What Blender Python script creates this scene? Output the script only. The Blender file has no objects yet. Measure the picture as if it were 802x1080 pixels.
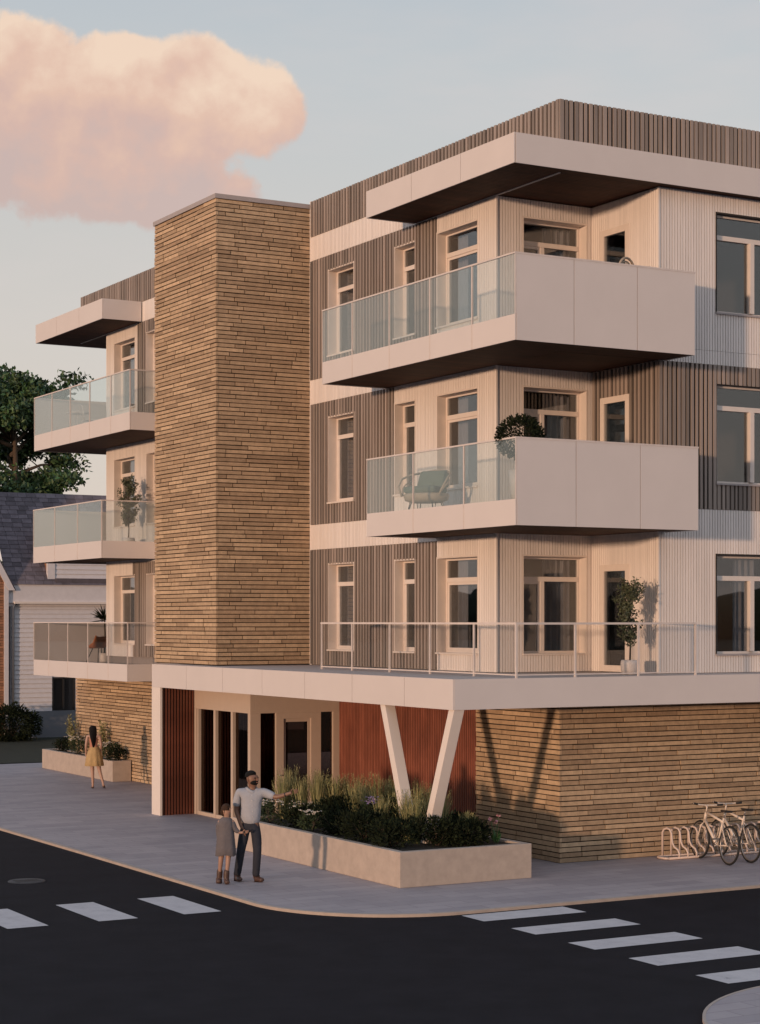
import bpy, bmesh, math, random
from mathutils import Vector, Matrix
random.seed(11)
sc = bpy.context.scene
C = sc.collection
rad = math.radians
YAW = -0.514866          # building grid against the view

# ------------------------------------------------------------------ materials
def new_mat(name):
    m = bpy.data.materials.new(name); m.use_nodes = True
    nt = m.node_tree
    for n in list(nt.nodes): nt.nodes.remove(n)
    out = nt.nodes.new('ShaderNodeOutputMaterial')
    return m, nt, out
def N(nt, t, **kw):
    n = nt.nodes.new(t)
    for k, v in kw.items():
        if k in n.inputs: n.inputs[k].default_value = v
        else: setattr(n, k, v)
    return n
def ramp(nt, fac, stops):
    r = nt.nodes.new('ShaderNodeValToRGB')
    e = r.color_ramp.elements
    while len(e) > 1: e.remove(e[0])
    e[0].position = stops[0][0]; e[0].color = (*stops[0][1], 1)
    for p, c in stops[1:]:
        k = e.new(p); k.color = (*c, 1)
    nt.links.new(fac, r.inputs[0]); return r
def mat(name, col, rough=.6, var=.08, scale=6., bump=0., bscale=40., island=0., metal=0., stretch=(1,1,1), spec=.5, col2=None):
    """principled; colour = base (or base..col2 per loose piece) modulated by object-space noise"""
    m, nt, out = new_mat(name)
    p = N(nt, 'ShaderNodeBsdfPrincipled', Roughness=rough, Metallic=metal)
    p.inputs['Specular IOR Level'].default_value = spec
    nt.links.new(p.outputs[0], out.inputs[0])
    tc = N(nt, 'ShaderNodeTexCoord'); mp = N(nt, 'ShaderNodeMapping'); mp.inputs['Scale'].default_value = stretch
    nt.links.new(tc.outputs['Object'], mp.inputs[0])
    nz = N(nt, 'ShaderNodeTexNoise', Scale=scale, Detail=6., Roughness=.6); nt.links.new(mp.outputs[0], nz.inputs[0])
    lo = tuple(c*(1-var) for c in col); hi = tuple(min(1, c*(1+var)) for c in col)
    r = ramp(nt, nz.outputs[0], [(.3, lo), (.7, hi)])
    cur = r.outputs[0]
    if island or col2:
        g = N(nt, 'ShaderNodeNewGeometry')
        if col2:
            mx = N(nt, 'ShaderNodeMix', data_type='RGBA'); nt.links.new(g.outputs['Random Per Island'], mx.inputs[0])
            nt.links.new(cur, mx.inputs[6])
            l2 = tuple(c*(1-var) for c in col2); h2 = tuple(min(1, c*(1+var)) for c in col2)
            r2 = ramp(nt, nz.outputs[0], [(.3, l2), (.7, h2)])
            nt.links.new(r2.outputs[0], mx.inputs[7]); cur = mx.outputs[2]
        if island:
            wn = N(nt, 'ShaderNodeTexWhiteNoise', noise_dimensions='1D'); nt.links.new(g.outputs['Random Per Island'], wn.inputs['W'])
            mr = N(nt, 'ShaderNodeMapRange'); mr.inputs[3].default_value = 1-island; mr.inputs[4].default_value = 1+island
            nt.links.new(wn.outputs[0], mr.inputs[0])
            hs = N(nt, 'ShaderNodeHueSaturation'); nt.links.new(mr.outputs[0], hs.inputs['Value']); nt.links.new(cur, hs.inputs['Color'])
            cur = hs.outputs[0]
    nt.links.new(cur, p.inputs['Base Color'])
    if bump:
        n2 = N(nt, 'ShaderNodeTexNoise', Scale=bscale, Detail=5., Roughness=.65); nt.links.new(mp.outputs[0], n2.inputs[0])
        b = N(nt, 'ShaderNodeBump', Strength=bump, Distance=.02); nt.links.new(n2.outputs[0], b.inputs['Height'])
        nt.links.new(b.outputs[0], p.inputs['Normal'])
    return m
def glass_mat(name, tint, base, f0, diff=0., dcol=(.7,.8,.78), rough=.01):
    m, nt, out = new_mat(name)
    tr = N(nt, 'ShaderNodeBsdfTransparent'); tr.inputs[0].default_value = (*tint, 1)
    gl = N(nt, 'ShaderNodeBsdfGlossy', Roughness=rough); gl.inputs[0].default_value = (*base, 1)
    lw = N(nt, 'ShaderNodeLayerWeight', Blend=.5)
    pw = N(nt, 'ShaderNodeMath', operation='POWER'); nt.links.new(lw.outputs['Facing'], pw.inputs[0]); pw.inputs[1].default_value = 3.5
    ma = N(nt, 'ShaderNodeMath', operation='MULTIPLY_ADD'); nt.links.new(pw.outputs[0], ma.inputs[0]); ma.inputs[1].default_value = .75*(1-f0); ma.inputs[2].default_value = f0
    mx = N(nt, 'ShaderNodeMixShader'); nt.links.new(ma.outputs[0], mx.inputs[0])
    nt.links.new(tr.outputs[0], mx.inputs[1]); nt.links.new(gl.outputs[0], mx.inputs[2])
    last = mx
    if diff:
        d = N(nt, 'ShaderNodeBsdfDiffuse'); d.inputs[0].default_value = (*dcol, 1)
        m2 = N(nt, 'ShaderNodeMixShader'); m2.inputs[0].default_value = diff
        nt.links.new(mx.outputs[0], m2.inputs[1]); nt.links.new(d.outputs[0], m2.inputs[2]); last = m2
    nt.links.new(last.outputs[0], out.inputs[0])
    return m

M = {}
M['panel']  = mat('white_composite_panel', (.635,.568,.54), rough=.45, var=.025, scale=1.2, bump=.02, bscale=8)
M['panel2'] = mat('white_post_paint', (.72,.63,.57), rough=.5, var=.03, scale=2)
M['clad']   = mat('white_stained_boards', (.77,.695,.65), rough=.75, var=.06, scale=3, island=.05, bump=.15, bscale=30, stretch=(1,1,.15))
M['cladgap']= mat('board_backing', (.24,.205,.19), rough=.9)
M['batten'] = mat('weathered_brown_battens', (.33,.265,.23), rough=.8, var=.14, scale=4, island=.2, bump=.3, bscale=30, stretch=(1,1,.12), col2=(.225,.185,.16))
M['batgap'] = mat('dark_batten_backing', (.028,.021,.018), rough=.9)
M['stone']  = mat('tan_ledge_stone', (.52,.365,.23), rough=.9, var=.16, scale=9, island=.13, bump=.8, bscale=28, col2=(.35,.235,.145))
M['mortar'] = mat('dark_mortar', (.025,.017,.012), rough=1)
M['cap']    = mat('grey_metal_coping', (.36,.31,.30), rough=.5, var=.05)
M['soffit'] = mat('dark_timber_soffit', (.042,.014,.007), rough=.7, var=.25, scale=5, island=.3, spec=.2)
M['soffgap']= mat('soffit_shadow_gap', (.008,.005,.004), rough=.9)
M['redwood']= mat('red_cedar_slats', (.36,.13,.085), rough=.4, var=.3, scale=2.4, island=.12, stretch=(1,1,.5))
M['redwood_shaded']= mat('shaded_cedar_slats', (.13,.042,.024), rough=.4, var=.35, scale=1.6, island=.12, stretch=(.3,.3,1))  # same cedar for the entrance panel, its weaker light put into the colour
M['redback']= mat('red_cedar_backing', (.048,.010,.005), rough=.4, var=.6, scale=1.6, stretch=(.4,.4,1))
M['frame']  = mat('cream_window_frame', (.70,.61,.55), rough=.5, var=.03)
M['entry']  = mat('cream_entrance_panel', (.50,.395,.32), rough=.5, var=.03)
M['pane']   = glass_mat('window_glass', (.80,.81,.82), (.93,.97,1.), .085)
M['dglass'] = glass_mat('entrance_glass', (.42,.34,.30), (.5,.40,.35), .04)
M['bglass'] = glass_mat('balcony_glass', (.93,.955,.957), (.9,1,1), .04, diff=.045, dcol=(.60,.655,.66))
M['clear'] = glass_mat('clear_rail_glass', (.99,.99,.99), (.9,1,1), .012)
M['rail']   = mat('grey_rail_metal', (.62,.54,.50), rough=.4, metal=0.)
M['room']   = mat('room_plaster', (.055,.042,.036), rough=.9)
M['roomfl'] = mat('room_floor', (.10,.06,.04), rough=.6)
M['curtain']= mat('grey_curtain', (.36,.345,.36), rough=.95)
M['concrete']=mat('planter_concrete', (.42,.34,.285), rough=.85, var=.10, scale=6, bump=.15, bscale=60)
M['soil']   = mat('dark_soil', (.03,.022,.016), rough=1, bump=.6)
M['kerb']   = mat('tan_kerb_stone', (.40,.325,.28), rough=.85, var=.1, scale=5, bump=.2)
M['asphalt']= mat('dark_asphalt', (.0135,.0125,.016), rough=.9, var=.22, scale=1.5, bump=.25, bscale=120, spec=.12)
def worn_paint():
    m, nt, out = new_mat('worn_road_paint')
    p = N(nt, 'ShaderNodeBsdfPrincipled', Roughness=.85); nt.links.new(p.outputs[0], out.inputs[0])
    tc = N(nt, 'ShaderNodeTexCoord')
    a = N(nt, 'ShaderNodeTexNoise', Scale=3., Detail=10., Roughness=.75); nt.links.new(tc.outputs['Object'], a.inputs[0])
    b = N(nt, 'ShaderNodeTexNoise', Scale=70., Detail=3.); nt.links.new(tc.outputs['Object'], b.inputs[0])
    ad = N(nt, 'ShaderNodeMath', operation='MULTIPLY_ADD'); nt.links.new(b.outputs[0], ad.inputs[0]); ad.inputs[1].default_value = .35; nt.links.new(a.outputs[0], ad.inputs[2])
    r = ramp(nt, ad.outputs[0], [(.45, (.16,.155,.165)), (.53, (.44,.41,.42)), (.75, (.52,.485,.49))])
    nt.links.new(r.outputs[0], p.inputs['Base Color']); return m
M['paint']  = worn_paint()
M['grass']  = mat('dark_lawn', (.011,.015,.006), rough=1, var=.4, scale=3, bump=.8, bscale=30)
M['white']  = mat('bike_cream_paint', (.72,.60,.50), rough=.35, var=.02)
M['chrome'] = mat('dull_steel', (.35,.33,.32), rough=.35, metal=.8)
M['rubber'] = mat('black_rubber', (.012,.012,.012), rough=.7)
M['black']  = mat('black_metal', (.02,.017,.016), rough=.5)
M['rackm']  = mat('cream_rack_metal', (.58,.46,.40), rough=.45)
M['iron']   = mat('cast_iron', (.028,.027,.031), rough=.6, bump=.6, bscale=50)
M['slate']  = mat('grey_slate_tiles', (.135,.115,.13), rough=.85, var=.2, scale=4, island=.3, spec=.2)
M['hwhite'] = mat('house_white_boards', (.62,.58,.59), rough=.7, var=.05)
M['hgrey']  = mat('house_foundation', (.16,.165,.185), rough=.9, var=.06, scale=1.5)
M['hbrick'] = mat('red_brown_brick', (.30,.14,.075), rough=.9, var=.2, scale=12, island=.25)
M['leaf']   = mat('dark_green_leaves', (.028,.046,.014), rough=.8, var=.35, scale=3, island=.5)
M['leaf_t'] = mat('tree_leaves', (.030,.080,.024), rough=.6, var=.35, scale=.5, island=.45, col2=(.055,.085,.03))
M['leaf_o'] = mat('olive_tree_leaves', (.075,.085,.045), rough=.6, var=.25, scale=3, island=.45)
M['leaf_d'] = mat('conifer_shrub_leaves', (.011,.016,.006), rough=.95, var=.4, scale=4, island=.5, spec=.2)
M['leaf_b'] = mat('bright_blade_leaves', (.05,.13,.03), rough=.5, var=.2, island=.3)
M['grassy'] = mat('feather_grass_blades', (.34,.29,.14), rough=.7, var=.2, island=.4, col2=(.15,.17,.06))
M['petal']  = mat('white_petals', (.68,.62,.56), rough=.6, var=.05)
M['petalp'] = mat('pink_petals', (.62,.30,.33), rough=.6)
M['petalv'] = mat('violet_petals', (.36,.27,.5), rough=.6)
M['bark']   = mat('brown_bark', (.08,.055,.038), rough=.9, bump=.5)
M['deck']   = mat('terrace_tiles', (.46,.40,.375), rough=.7, var=.06)
M['pot']    = mat('pale_ceramic_pot', (.58,.52,.49), rough=.5)
M['skin']   = mat('brown_skin', (.19,.095,.06), rough=.5, var=.08)
M['skinm']  = mat('tan_skin', (.33,.19,.135), rough=.5, var=.06)
M['skinl']  = mat('light_skin', (.40,.24,.18), rough=.5, var=.06)
M['hair']   = mat('black_hair', (.008,.007,.007), rough=.8, spec=.2, bump=.5, bscale=90, stretch=(1,1,.2))
M['hairb']  = mat('brown_hair', (.05,.027,.017), rough=.8, spec=.2, bump=.5, bscale=90, stretch=(1,1,.2))
M['shirt']  = mat('pale_blue_shirt', (.33,.335,.37), rough=.85, var=.08, scale=5, bump=.9, bscale=9)
M['jeans']  = mat('dark_jeans', (.018,.02,.03), rough=.85, var=.2, bump=.7, bscale=14)
M['boot']   = mat('brown_leather_boots', (.07,.035,.025), rough=.5)
M['dress']  = mat('grey_knit_dress', (.125,.11,.115), rough=.95, var=.1, bump=.6, bscale=25)
M['vest']   = mat('dark_cardigan', (.05,.055,.065), rough=.95)
M['skirt']  = mat('mustard_skirt', (.42,.28,.13), rough=.85, var=.14, scale=7, bump=.8, bscale=12)
M['top']    = mat('rust_top', (.42,.18,.12), rough=.85)
M['cushion']= mat('green_cushion', (.12,.155,.13), rough=.95, bump=.3)
M['wicker'] = mat('cream_wicker', (.42,.33,.25), rough=.7, bump=.5, bscale=60)
M['orange'] = mat('orange_leather', (.38,.13,.05), rough=.5)
M['treemass']= mat('distant_trees', (.03,.04,.025), rough=1, var=.4, scale=.05)

# paving: large slabs, drawn by a brick pattern in the material
def paving():
    m, nt, out = new_mat('grey_stone_paving')
    p = N(nt, 'ShaderNodeBsdfPrincipled', Roughness=.62); nt.links.new(p.outputs[0], out.inputs[0])
    p.inputs['Specular IOR Level'].default_value = .35
    tc = N(nt, 'ShaderNodeTexCoord')
    br = N(nt, 'ShaderNodeTexBrick', Scale=1.); br.offset = .5
    br.inputs['Color1'].default_value = (.40,.355,.365,1); br.inputs['Color2'].default_value = (.325,.29,.305,1)
    br.inputs['Mortar'].default_value = (.25,.22,.23,1); br.inputs['Mortar Size'].default_value = .008
    br.inputs['Brick Width'].default_value = .9; br.inputs['Row Height'].default_value = .3; br.inputs['Bias'].default_value = 0
    nt.links.new(tc.outputs['Object'], br.inputs[0])
    nz = N(nt, 'ShaderNodeTexNoise', Scale=.9, Detail=8., Roughness=.7); nt.links.new(tc.outputs['Object'], nz.inputs[0])
    r = ramp(nt, nz.outputs[0], [(.3, (.86,.855,.87)), (.7, (1.08,1.07,1.06))])
    mx = N(nt, 'ShaderNodeMix', data_type='RGBA', blend_type='MULTIPLY'); mx.inputs[0].default_value = 1
    nt.links.new(br.outputs[0], mx.inputs[6]); nt.links.new(r.outputs[0], mx.inputs[7])
    nt.links.new(mx.outputs[2], p.inputs['Base Color'])
    b = N(nt, 'ShaderNodeBump', Strength=.15, Distance=.01)
    n2 = N(nt, 'ShaderNodeTexNoise', Scale=60., Detail=4.); nt.links.new(tc.outputs['Object'], n2.inputs[0])
    nt.links.new(n2.outputs[0], b.inputs['Height']); nt.links.new(b.outputs[0], p.inputs['Normal'])
    return m
M['paving'] = paving()

# ------------------------------------------------------------------ helpers
class MB:
    def __init__(s): s.v = []; s.f = []; s.mi = []; s.cur = 0; s.sm = []
    def box(s, a, b, mi=None):
        x0,y0,z0 = (min(a[i],b[i]) for i in range(3)); x1,y1,z1 = (max(a[i],b[i]) for i in range(3))
        o = len(s.v)
        s.v += [(x0,y0,z0),(x1,y0,z0),(x1,y1,z0),(x0,y1,z0),(x0,y0,z1),(x1,y0,z1),(x1,y1,z1),(x0,y1,z1)]
        s.face([(0,3,2,1),(4,5,6,7),(0,1,5,4),(1,2,6,5),(2,3,7,6),(3,0,4,7)], o, mi)
    def face(s, fs, o=0, mi=None, sm=False):
        for f in fs:
            s.f.append(tuple(i+o for i in f)); s.mi.append(s.cur if mi is None else mi); s.sm.append(sm)
    def poly(s, pts, mi=None):
        o = len(s.v); s.v += [tuple(p) for p in pts]; s.face([tuple(range(len(pts)))], o, mi)
    def prism(s, pts, z0, z1, mi=None):
        n = len(pts); o = len(s.v)
        s.v += [(x,y,z0) for x,y in pts] + [(x,y,z1) for x,y in pts]
        s.face([tuple(range(n))[::-1], tuple(range(n,2*n))] + [(i,(i+1)%n,n+(i+1)%n,n+i) for i in range(n)], o, mi)
    def hexa(s, p, mi=None):       # 8 points, bottom ring then top ring
        o = len(s.v); s.v += [tuple(q) for q in p]
        s.face([(0,3,2,1),(4,5,6,7),(0,1,5,4),(1,2,6,5),(2,3,7,6),(3,0,4,7)], o, mi)
    def tube(s, pts, r, n=8, mi=None, caps=True, closed=False):
        pts = [Vector(p) for p in pts]; m = len(pts)
        rs = r if isinstance(r, (list,tuple)) else [r]*m
        o = len(s.v); up = None
        for i, p in enumerate(pts):
            if closed: t = pts[(i+1)%m]-pts[i-1]
            else: t = pts[min(i+1,m-1)]-pts[max(i-1,0)]
            if t.length < 1e-9: t = Vector((0,0,1))
            t.normalize()
            if up is None: up = Vector((0,0,1)) if abs(t.z) < .9 else Vector((1,0,0))
            a = t.cross(up)
            if a.length < 1e-4: a = t.cross(Vector((1,.3,0)))
            a.normalize(); b = a.cross(t); b.normalize(); up = b
            for k in range(n):
                an = 2*math.pi*k/n
                s.v.append(tuple(p + a*math.cos(an)*rs[i] + b*math.sin(an)*rs[i]))
        fs = []
        for i in range(m if closed else m-1):
            j = (i+1) % m
            for k in range(n):
                k2 = (k+1) % n
                fs.append((i*n+k, i*n+k2, j*n+k2, j*n+k))
        s.face(fs, o, mi, True)
        if caps and not closed:
            s.face([tuple(range(n))[::-1], tuple((m-1)*n+k for k in range(n))], o, mi)
    def lathe(s, prof, c=(0,0,0), n=20, mi=None, sx=1, sy=1):
        o = len(s.v)
        for r, z in prof:
            for k in range(n):
                an = 2*math.pi*k/n
                s.v.append((c[0]+r*math.cos(an)*sx, c[1]+r*math.sin(an)*sy, c[2]+z))
        fs = []
        for i in range(len(prof)-1):
            for k in range(n):
                k2 = (k+1)%n; fs.append((i*n+k, i*n+k2, (i+1)*n+k2, (i+1)*n+k))
        s.face(fs, o, mi, True)
    def ball(s, c, rx, ry, rz, n=14, m=9, mi=None):
        s.lathe([(max(1e-4, math.sin(math.pi*i/m)), 0) for i in range(0)], c) if 0 else None
        o = len(s.v)
        for i in range(m+1):
            th = math.pi*i/m
            for k in range(n):
                an = 2*math.pi*k/n
                s.v.append((c[0]+rx*math.sin(th)*math.cos(an), c[1]+ry*math.sin(th)*math.sin(an), c[2]-rz*math.cos(th)))
        s.face([(i*n+k, i*n+(k+1)%n, (i+1)*n+(k+1)%n, (i+1)*n+k) for i in range(m) for k in range(n)], o, mi, True)
    def leaf(s, c, d, w, l, up=None):
        """pointed leaf of length l along d, width w"""
        d = Vector(d).normalized(); a = d.cross(Vector((random.uniform(-1,1),random.uniform(-1,1),random.uniform(-1,1))))
        if a.length < 1e-3: a = Vector((1,0,0))
        a.normalize(); c = Vector(c); nrm = d.cross(a)
        o = len(s.v)
        s.v += [tuple(c), tuple(c+d*l*.5+a*w*.5+nrm*w*.12), tuple(c+d*l), tuple(c+d*l*.5-a*w*.5+nrm*w*.12)]
        s.face([(0,1,2,3)], o)
    def build(s, name, mats, parent=None, bevel=0):
        me = bpy.data.meshes.new(name); me.from_pydata(s.v, [], s.f)
        for m in (mats if isinstance(mats, (list,tuple)) else [mats]): me.materials.append(M[m] if isinstance(m, str) else m)
        me.polygons.foreach_set('material_index', s.mi); me.polygons.foreach_set('use_smooth', s.sm); me.update()
        o = bpy.data.objects.new(name, me); C.objects.link(o)
        if parent is not None: o.parent = parent
        if bevel:
            b = o.modifiers.new('bevel', 'BEVEL'); b.width = bevel; b.segments = 2; b.limit_method = 'ANGLE'
        return o
def tag(o, label=None, cat=None, group=None, kind=None):
    if label: o['label'] = label
    if cat: o['category'] = cat
    if group: o['group'] = group
    if kind: o['kind'] = kind
    return o
def empty(name, loc=(0,0,0), rz=0, **kw):
    o = bpy.data.objects.new(name, None); C.objects.link(o); o.location = loc; o.rotation_euler = (0,0,rz)
    o.empty_display_size = .2
    return tag(o, **kw) if kw else o
def copy_tree(o, parent=None):
    c = o.copy(); C.objects.link(c)
    if parent is not None: c.parent = parent
    for ch in o.children: copy_tree(ch, c)
    return c
# wall-plane coordinates: axis 'x' = wall seen from -x, 'y' = wall seen from -y; a runs along it, out = metres proud of it
def Q(ax, c, a, out, z):
    return (c-out, a, z) if ax == 'x' else (a, c-out, z)
def wbox(mb, ax, c, a0, a1, o0, o1, z0, z1, mi=None): mb.box(Q(ax,c,a0,o0,z0), Q(ax,c,a1,o1,z1), mi)
def cut(z0, z1, hs):
    iv = [(z0, z1)]
    for h0, h1 in hs:
        nv = []
        for s, e in iv:
            if h1 <= s or h0 >= e: nv.append((s, e)); continue
            if h0 > s: nv.append((s, h0))
            if h1 < e: nv.append((h1, e))
        iv = nv
    return [i for i in iv if i[1]-i[0] > .004]
def battens(mb, ax, c, a0, a1, z0, z1, period, w, depth, holes=(), jit=0.):
    n = max(1, round((a1-a0)/period)); p = (a1-a0)/n
    for i in range(n):
        lo = a0+i*p+(p-w)/2; hi = lo+w
        if jit: lo += random.uniform(-jit, jit); hi += random.uniform(-jit, jit)
        ov = [h for h in holes if lo < h[1]-.001 and hi > h[0]+.001]
        for a_, b_ in cut(z0, z1, [(h[2], h[3]) for h in ov]): wbox(mb, ax, c, lo, hi, 0, -depth + random.uniform(0,.002), a_, b_)
        for h in ov:
            zs, ze = max(z0, h[2]), min(z1, h[3])
            if ze-zs < .01: continue
            if h[0]-lo > .012: wbox(mb, ax, c, lo, h[0], 0, -depth, zs, ze)
            if hi-h[1] > .012: wbox(mb, ax, c, h[1], hi, 0, -depth, zs, ze)
def wall(mb, ax, c, a0, a1, z0, z1, thick, holes=(), mi=None):
    cuts = sorted({a0, a1} | {x for h in holes for x in h[:2] if a0 < x < a1})
    for s, e in zip(cuts, cuts[1:]):
        m = (s+e)/2; hs = [(h[2], h[3]) for h in holes if h[0] < m < h[1]]
        for zs, ze in cut(z0, z1, hs): wbox(mb, ax, c, s, e, 0, -thick, zs, ze, mi)
def stones(mb, ax, c, a0, a1, z0, z1, course=.09, lmin=.4, lmax=1.35, depth=.05):
    n = round((z1-z0)/course); ch = (z1-z0)/n
    for i in range(n):
        a = a0 + 0.; first = True
        zs = z0+i*ch; joff = random.uniform(-.004,.004)
        while a < a1-1e-4:
            l = random.uniform(lmin, lmax)*(random.uniform(.3,1) if first else 1); first = False
            b = a+l
            if a1-b < .16: b = a1
            pr = random.uniform(0, .018)
            g0 = 0 if a == a0 else .010; g1 = 0 if b == a1 else .010
            wbox(mb, ax, c, a+g0, b-g1, pr-.012, -depth, zs+.009, zs+ch-.010+random.uniform(-.003,.003))
            a = b

X0, Y0 = 19.15, 27.465           # left and right facade planes
XI, YI = 21.327, 29.515          # recessed corner planes
TWX, TWY0, TWY1 = 16.89, 36.943, 40.3
YF, YFI = 51.07, 49.09           # far corner
LV = [(3.3, 5.80), (6.34, 8.97), (9.50, 12.10)]
BANDS = [(5.80, 6.34), (8.97, 9.50), (12.10, 12.62)]

bld = empty('apartment_building', (X0, Y0, 0), label='three storey apartment block over a stone base with white balconies and a tall stone tower', cat='apartment building')
off = Vector((X0, Y0, 0))
def B(mb, name, mats, parent=None, bevel=0):
    """build in world coordinates under the building (thing origin at its corner)"""
    o = mb.build(name, mats, bld if parent is None else parent, bevel)
    if parent is None: o.location = -off
    return o

# ---------------------------------------------------------------- windows
# (kind, axis, plane, a0, a1, z0, z1, reveal)
Z3 = (9.93, 11.77); Z2 = (6.78, 8.62); Z1 = (3.63, 5.47)
wins = []
for k, (z0, z1) in enumerate((Z1, Z2, Z3)):
    wins.append(('narrow', 'x', X0, 34.96, 36.10, z0, z1, .2))
    wins.append(('slim',   'x', X0, 32.44, 33.25, z0, z1, .2))
    wins.append(('wide',   'x', X0, 30.13, 31.60, z0, z1, .2))
    wins.append(('slider', 'y', YI, 19.76, 21.21, z0, z1, .22))
    wins.append(('big',    'y', Y0, 22.66, 24.86, z0, z1, .1))
    wins.append(('narrow', 'x', X0, 47.02, 48.50, z0, z1, .2))
    wins.append(('slim',   'x', X0, 45.20, 46.24, z0, z1, .2))
doors = [('x', XI, 28.33, 29.23, z, z+2.0) for z in (3.302, 6.45, 9.6)]
def holes(ax, c):
    h = [(w[3], w[4], w[5], w[6]) for w in wins if w[1] == ax and w[2] == c]
    h += [(d[2], d[3], d[4], d[5]) for d in doors if d[0] == ax and d[1] == c]
    return h

def make_window(kind, ax, c, a0, a1, z0, z1, rv):
    fw = .055; m = MB(); fo = -rv       # frame front plane (out = -rv)
    def fb(s, e, zs, ze, o0=0., o1=-.07): wbox(m, ax, c, s, e, fo+o0, fo+o1, zs, ze)
    fb(a0, a0+fw, z0, z1); fb(a1-fw, a1, z0, z1)
    fb(a0+fw, a1-fw, z1-fw, z1); fb(a0+fw, a1-fw, z0, z0+fw)
    zt = z1-.43
    fb(a0+fw, a1-fw, zt-.045, zt+.045, .01)
    panes = [(a0+fw, a1-fw, zt+.045, z1-fw)]
    if kind == 'slider':
        mid = a0+.58; fb(mid-.045, mid+.045, z0+fw, zt-.045, .004)
        fb(a0+fw, mid-.045, zt-.045-.05, zt-.045, -.01); fb(mid-.1, mid-.045, z0+fw, zt-.095, -.01)
        panes += [(a0+fw, mid-.1, z0+fw, zt-.095), (mid+.045, a1-fw, z0+fw, zt-.045)]
    elif kind == 'big':
        for mid in (a0+.90, ):
            fb(mid-.05, mid+.05, z0+fw, zt-.045, .05)
        panes += [(a0+fw, a0+.85, z0+fw, zt-.045), (a0+.95, a1-fw, z0+fw, zt-.045)]
    elif kind == 'wide':
        # opening sash with its own stiles
        fb(a0+fw, a0+fw+.05, z0+fw, zt-.045, -.012); fb(a1-fw-.05, a1-fw, z0+fw, zt-.045, -.012)
        fb(a0+fw+.05, a1-fw-.05, zt-.095, zt-.045, -.012); fb(a0+fw+.05, a1-fw-.05, z0+fw, z0+fw+.05, -.012)
        panes += [(a0+fw+.05, a1-fw-.05, z0+fw+.05, zt-.095)]
    else:
        fb(a0+fw, a1-fw, z0+fw, z0+fw+.04, -.012); fb(a1-fw-.05, a1-fw, z0+fw+.04, zt-.045, -.012)
        panes += [(a0+fw, a1-fw-.05, z0+fw+.04, zt-.045)]
    w = B(m, 'window', 'frame', bevel=.004)
    for p in panes:
        g = MB(); wbox(g, ax, c, p[0], p[1], fo-.035, fo-.043, p[2], p[3]); B(g, 'pane', 'pane', w)
    # reveal lining and sill
    r = MB()
    wbox(r, ax, c, a0-.02, a0+.012, .004, fo, z0, z1-.012); wbox(r, ax, c, a1-.012, a1+.02, .004, fo, z0, z1-.012)
    wbox(r, ax, c, a0-.02, a1+.02, .004, fo, z1-.012, z1+.02)
    B(r, 'reveal', 'frame' if kind != 'big' else 'batgap', w)
    s = MB(); wbox(s, ax, c, a0-.02, a1+.02, .035, fo, z0-.02, z0+.012); B(s, 'sill', 'frame' if kind != 'big' else 'cap', w)
    return w
def curtain(w, ax, c, a0, a1, z0, z1, rv, amp=.035):
    m = MB(); n = max(8, int((a1-a0)/.02)); pts = []
    for i in range(n+1):
        a = a0+(a1-a0)*i/n; o = -rv-.25+amp*math.sin(i*.9)+.012*math.sin(i*.37)
        pts.append((a, o))
    o0 = len(m.v)
    for a, o in pts: m.v += [Q(ax,c,a,o,z0), Q(ax,c,a,o,z1)]
    m.face([(2*i,2*i+2,2*i+3,2*i+1) for i in range(n)], o0, None, True)
    B(m, 'curtain', 'curtain', w)
for i, w in enumerate(wins):
    o = make_window(*w)
    kind, ax, c, a0, a1, z0, z1, rv = w
    if kind == 'big':
        curtain(o, ax, c, a0+.07, a0+.34, z0+.02, z1-.05, rv, .03)
        if z0 < 4: curtain(o, ax, c, a0+.68, a0+1.2, z0+.02, z1-.05, rv)
    elif kind == 'slider': curtain(o, ax, c, a0+.75, a1-.05, z0+.02, z1-.05, rv)
    elif kind in ('narrow','wide'): curtain(o, ax, c, a1-.42, a1-.05, z0+.02, z1-.05, rv)
# balcony doors
for ax, c, a0, a1, z0, z1 in doors:
    m = MB(); f = .12
    wbox(m, ax, c, a0, a0+f, .02, -.06, z0, z1); wbox(m, ax, c, a1-f, a1, .02, -.06, z0, z1)
    wbox(m, ax, c, a0+f, a1-f, .02, -.06, z1-f, z1); wbox(m, ax, c, a0+f, a1-f, .02, -.06, z0, z0+f)
    d = B(m, 'balcony_door', 'frame', bevel=.004)
    g = MB(); wbox(g, ax, c, a0+f, a1-f, -.02, -.03, z0+f, z1-f); B(g, 'pane', 'pane', d)
    h = MB(); wbox(h, ax, c, a0+.04, a0+.055, .02, .07, z0+.98, z0+1.0); wbox(h, ax, c, a0+.04, a0+.16, .06, .075, z0+.98, z0+1.0); B(h, 'handle', 'chrome', d)

# ---------------------------------------------------------------- facade walls (backing) and cladding
m = MB()
D = .03
hx = holes('x', X0); hy = holes('y', Y0); hi = holes('y', YI); hd = holes('x', XI)
wall(m, 'x', X0+D, YI+D, TWY0, 3.3, 12.6, .18, hx)
wall(m, 'x', X0+D, TWY0, YFI, 2.7, 12.6, .18, hx)
wall(m, 'y', YI+D, X0+D, XI+D, 3.3, 12.1, .18, hi)
wall(m, 'x', XI+D, Y0+D, YI+D, 3.3, 12.1, .18, hd)
wall(m, 'y', Y0+D, XI+D, 31., 3.3, 12.6, .08, hy)
m.box((X0+D, YFI-.03, 3.3), (31, YFI-.2, 12.6))
m.box((30.8, Y0+.3, 0), (31, YFI-.3, 12.6))
B(m, 'backing_wall', 'cladgap')
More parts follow.
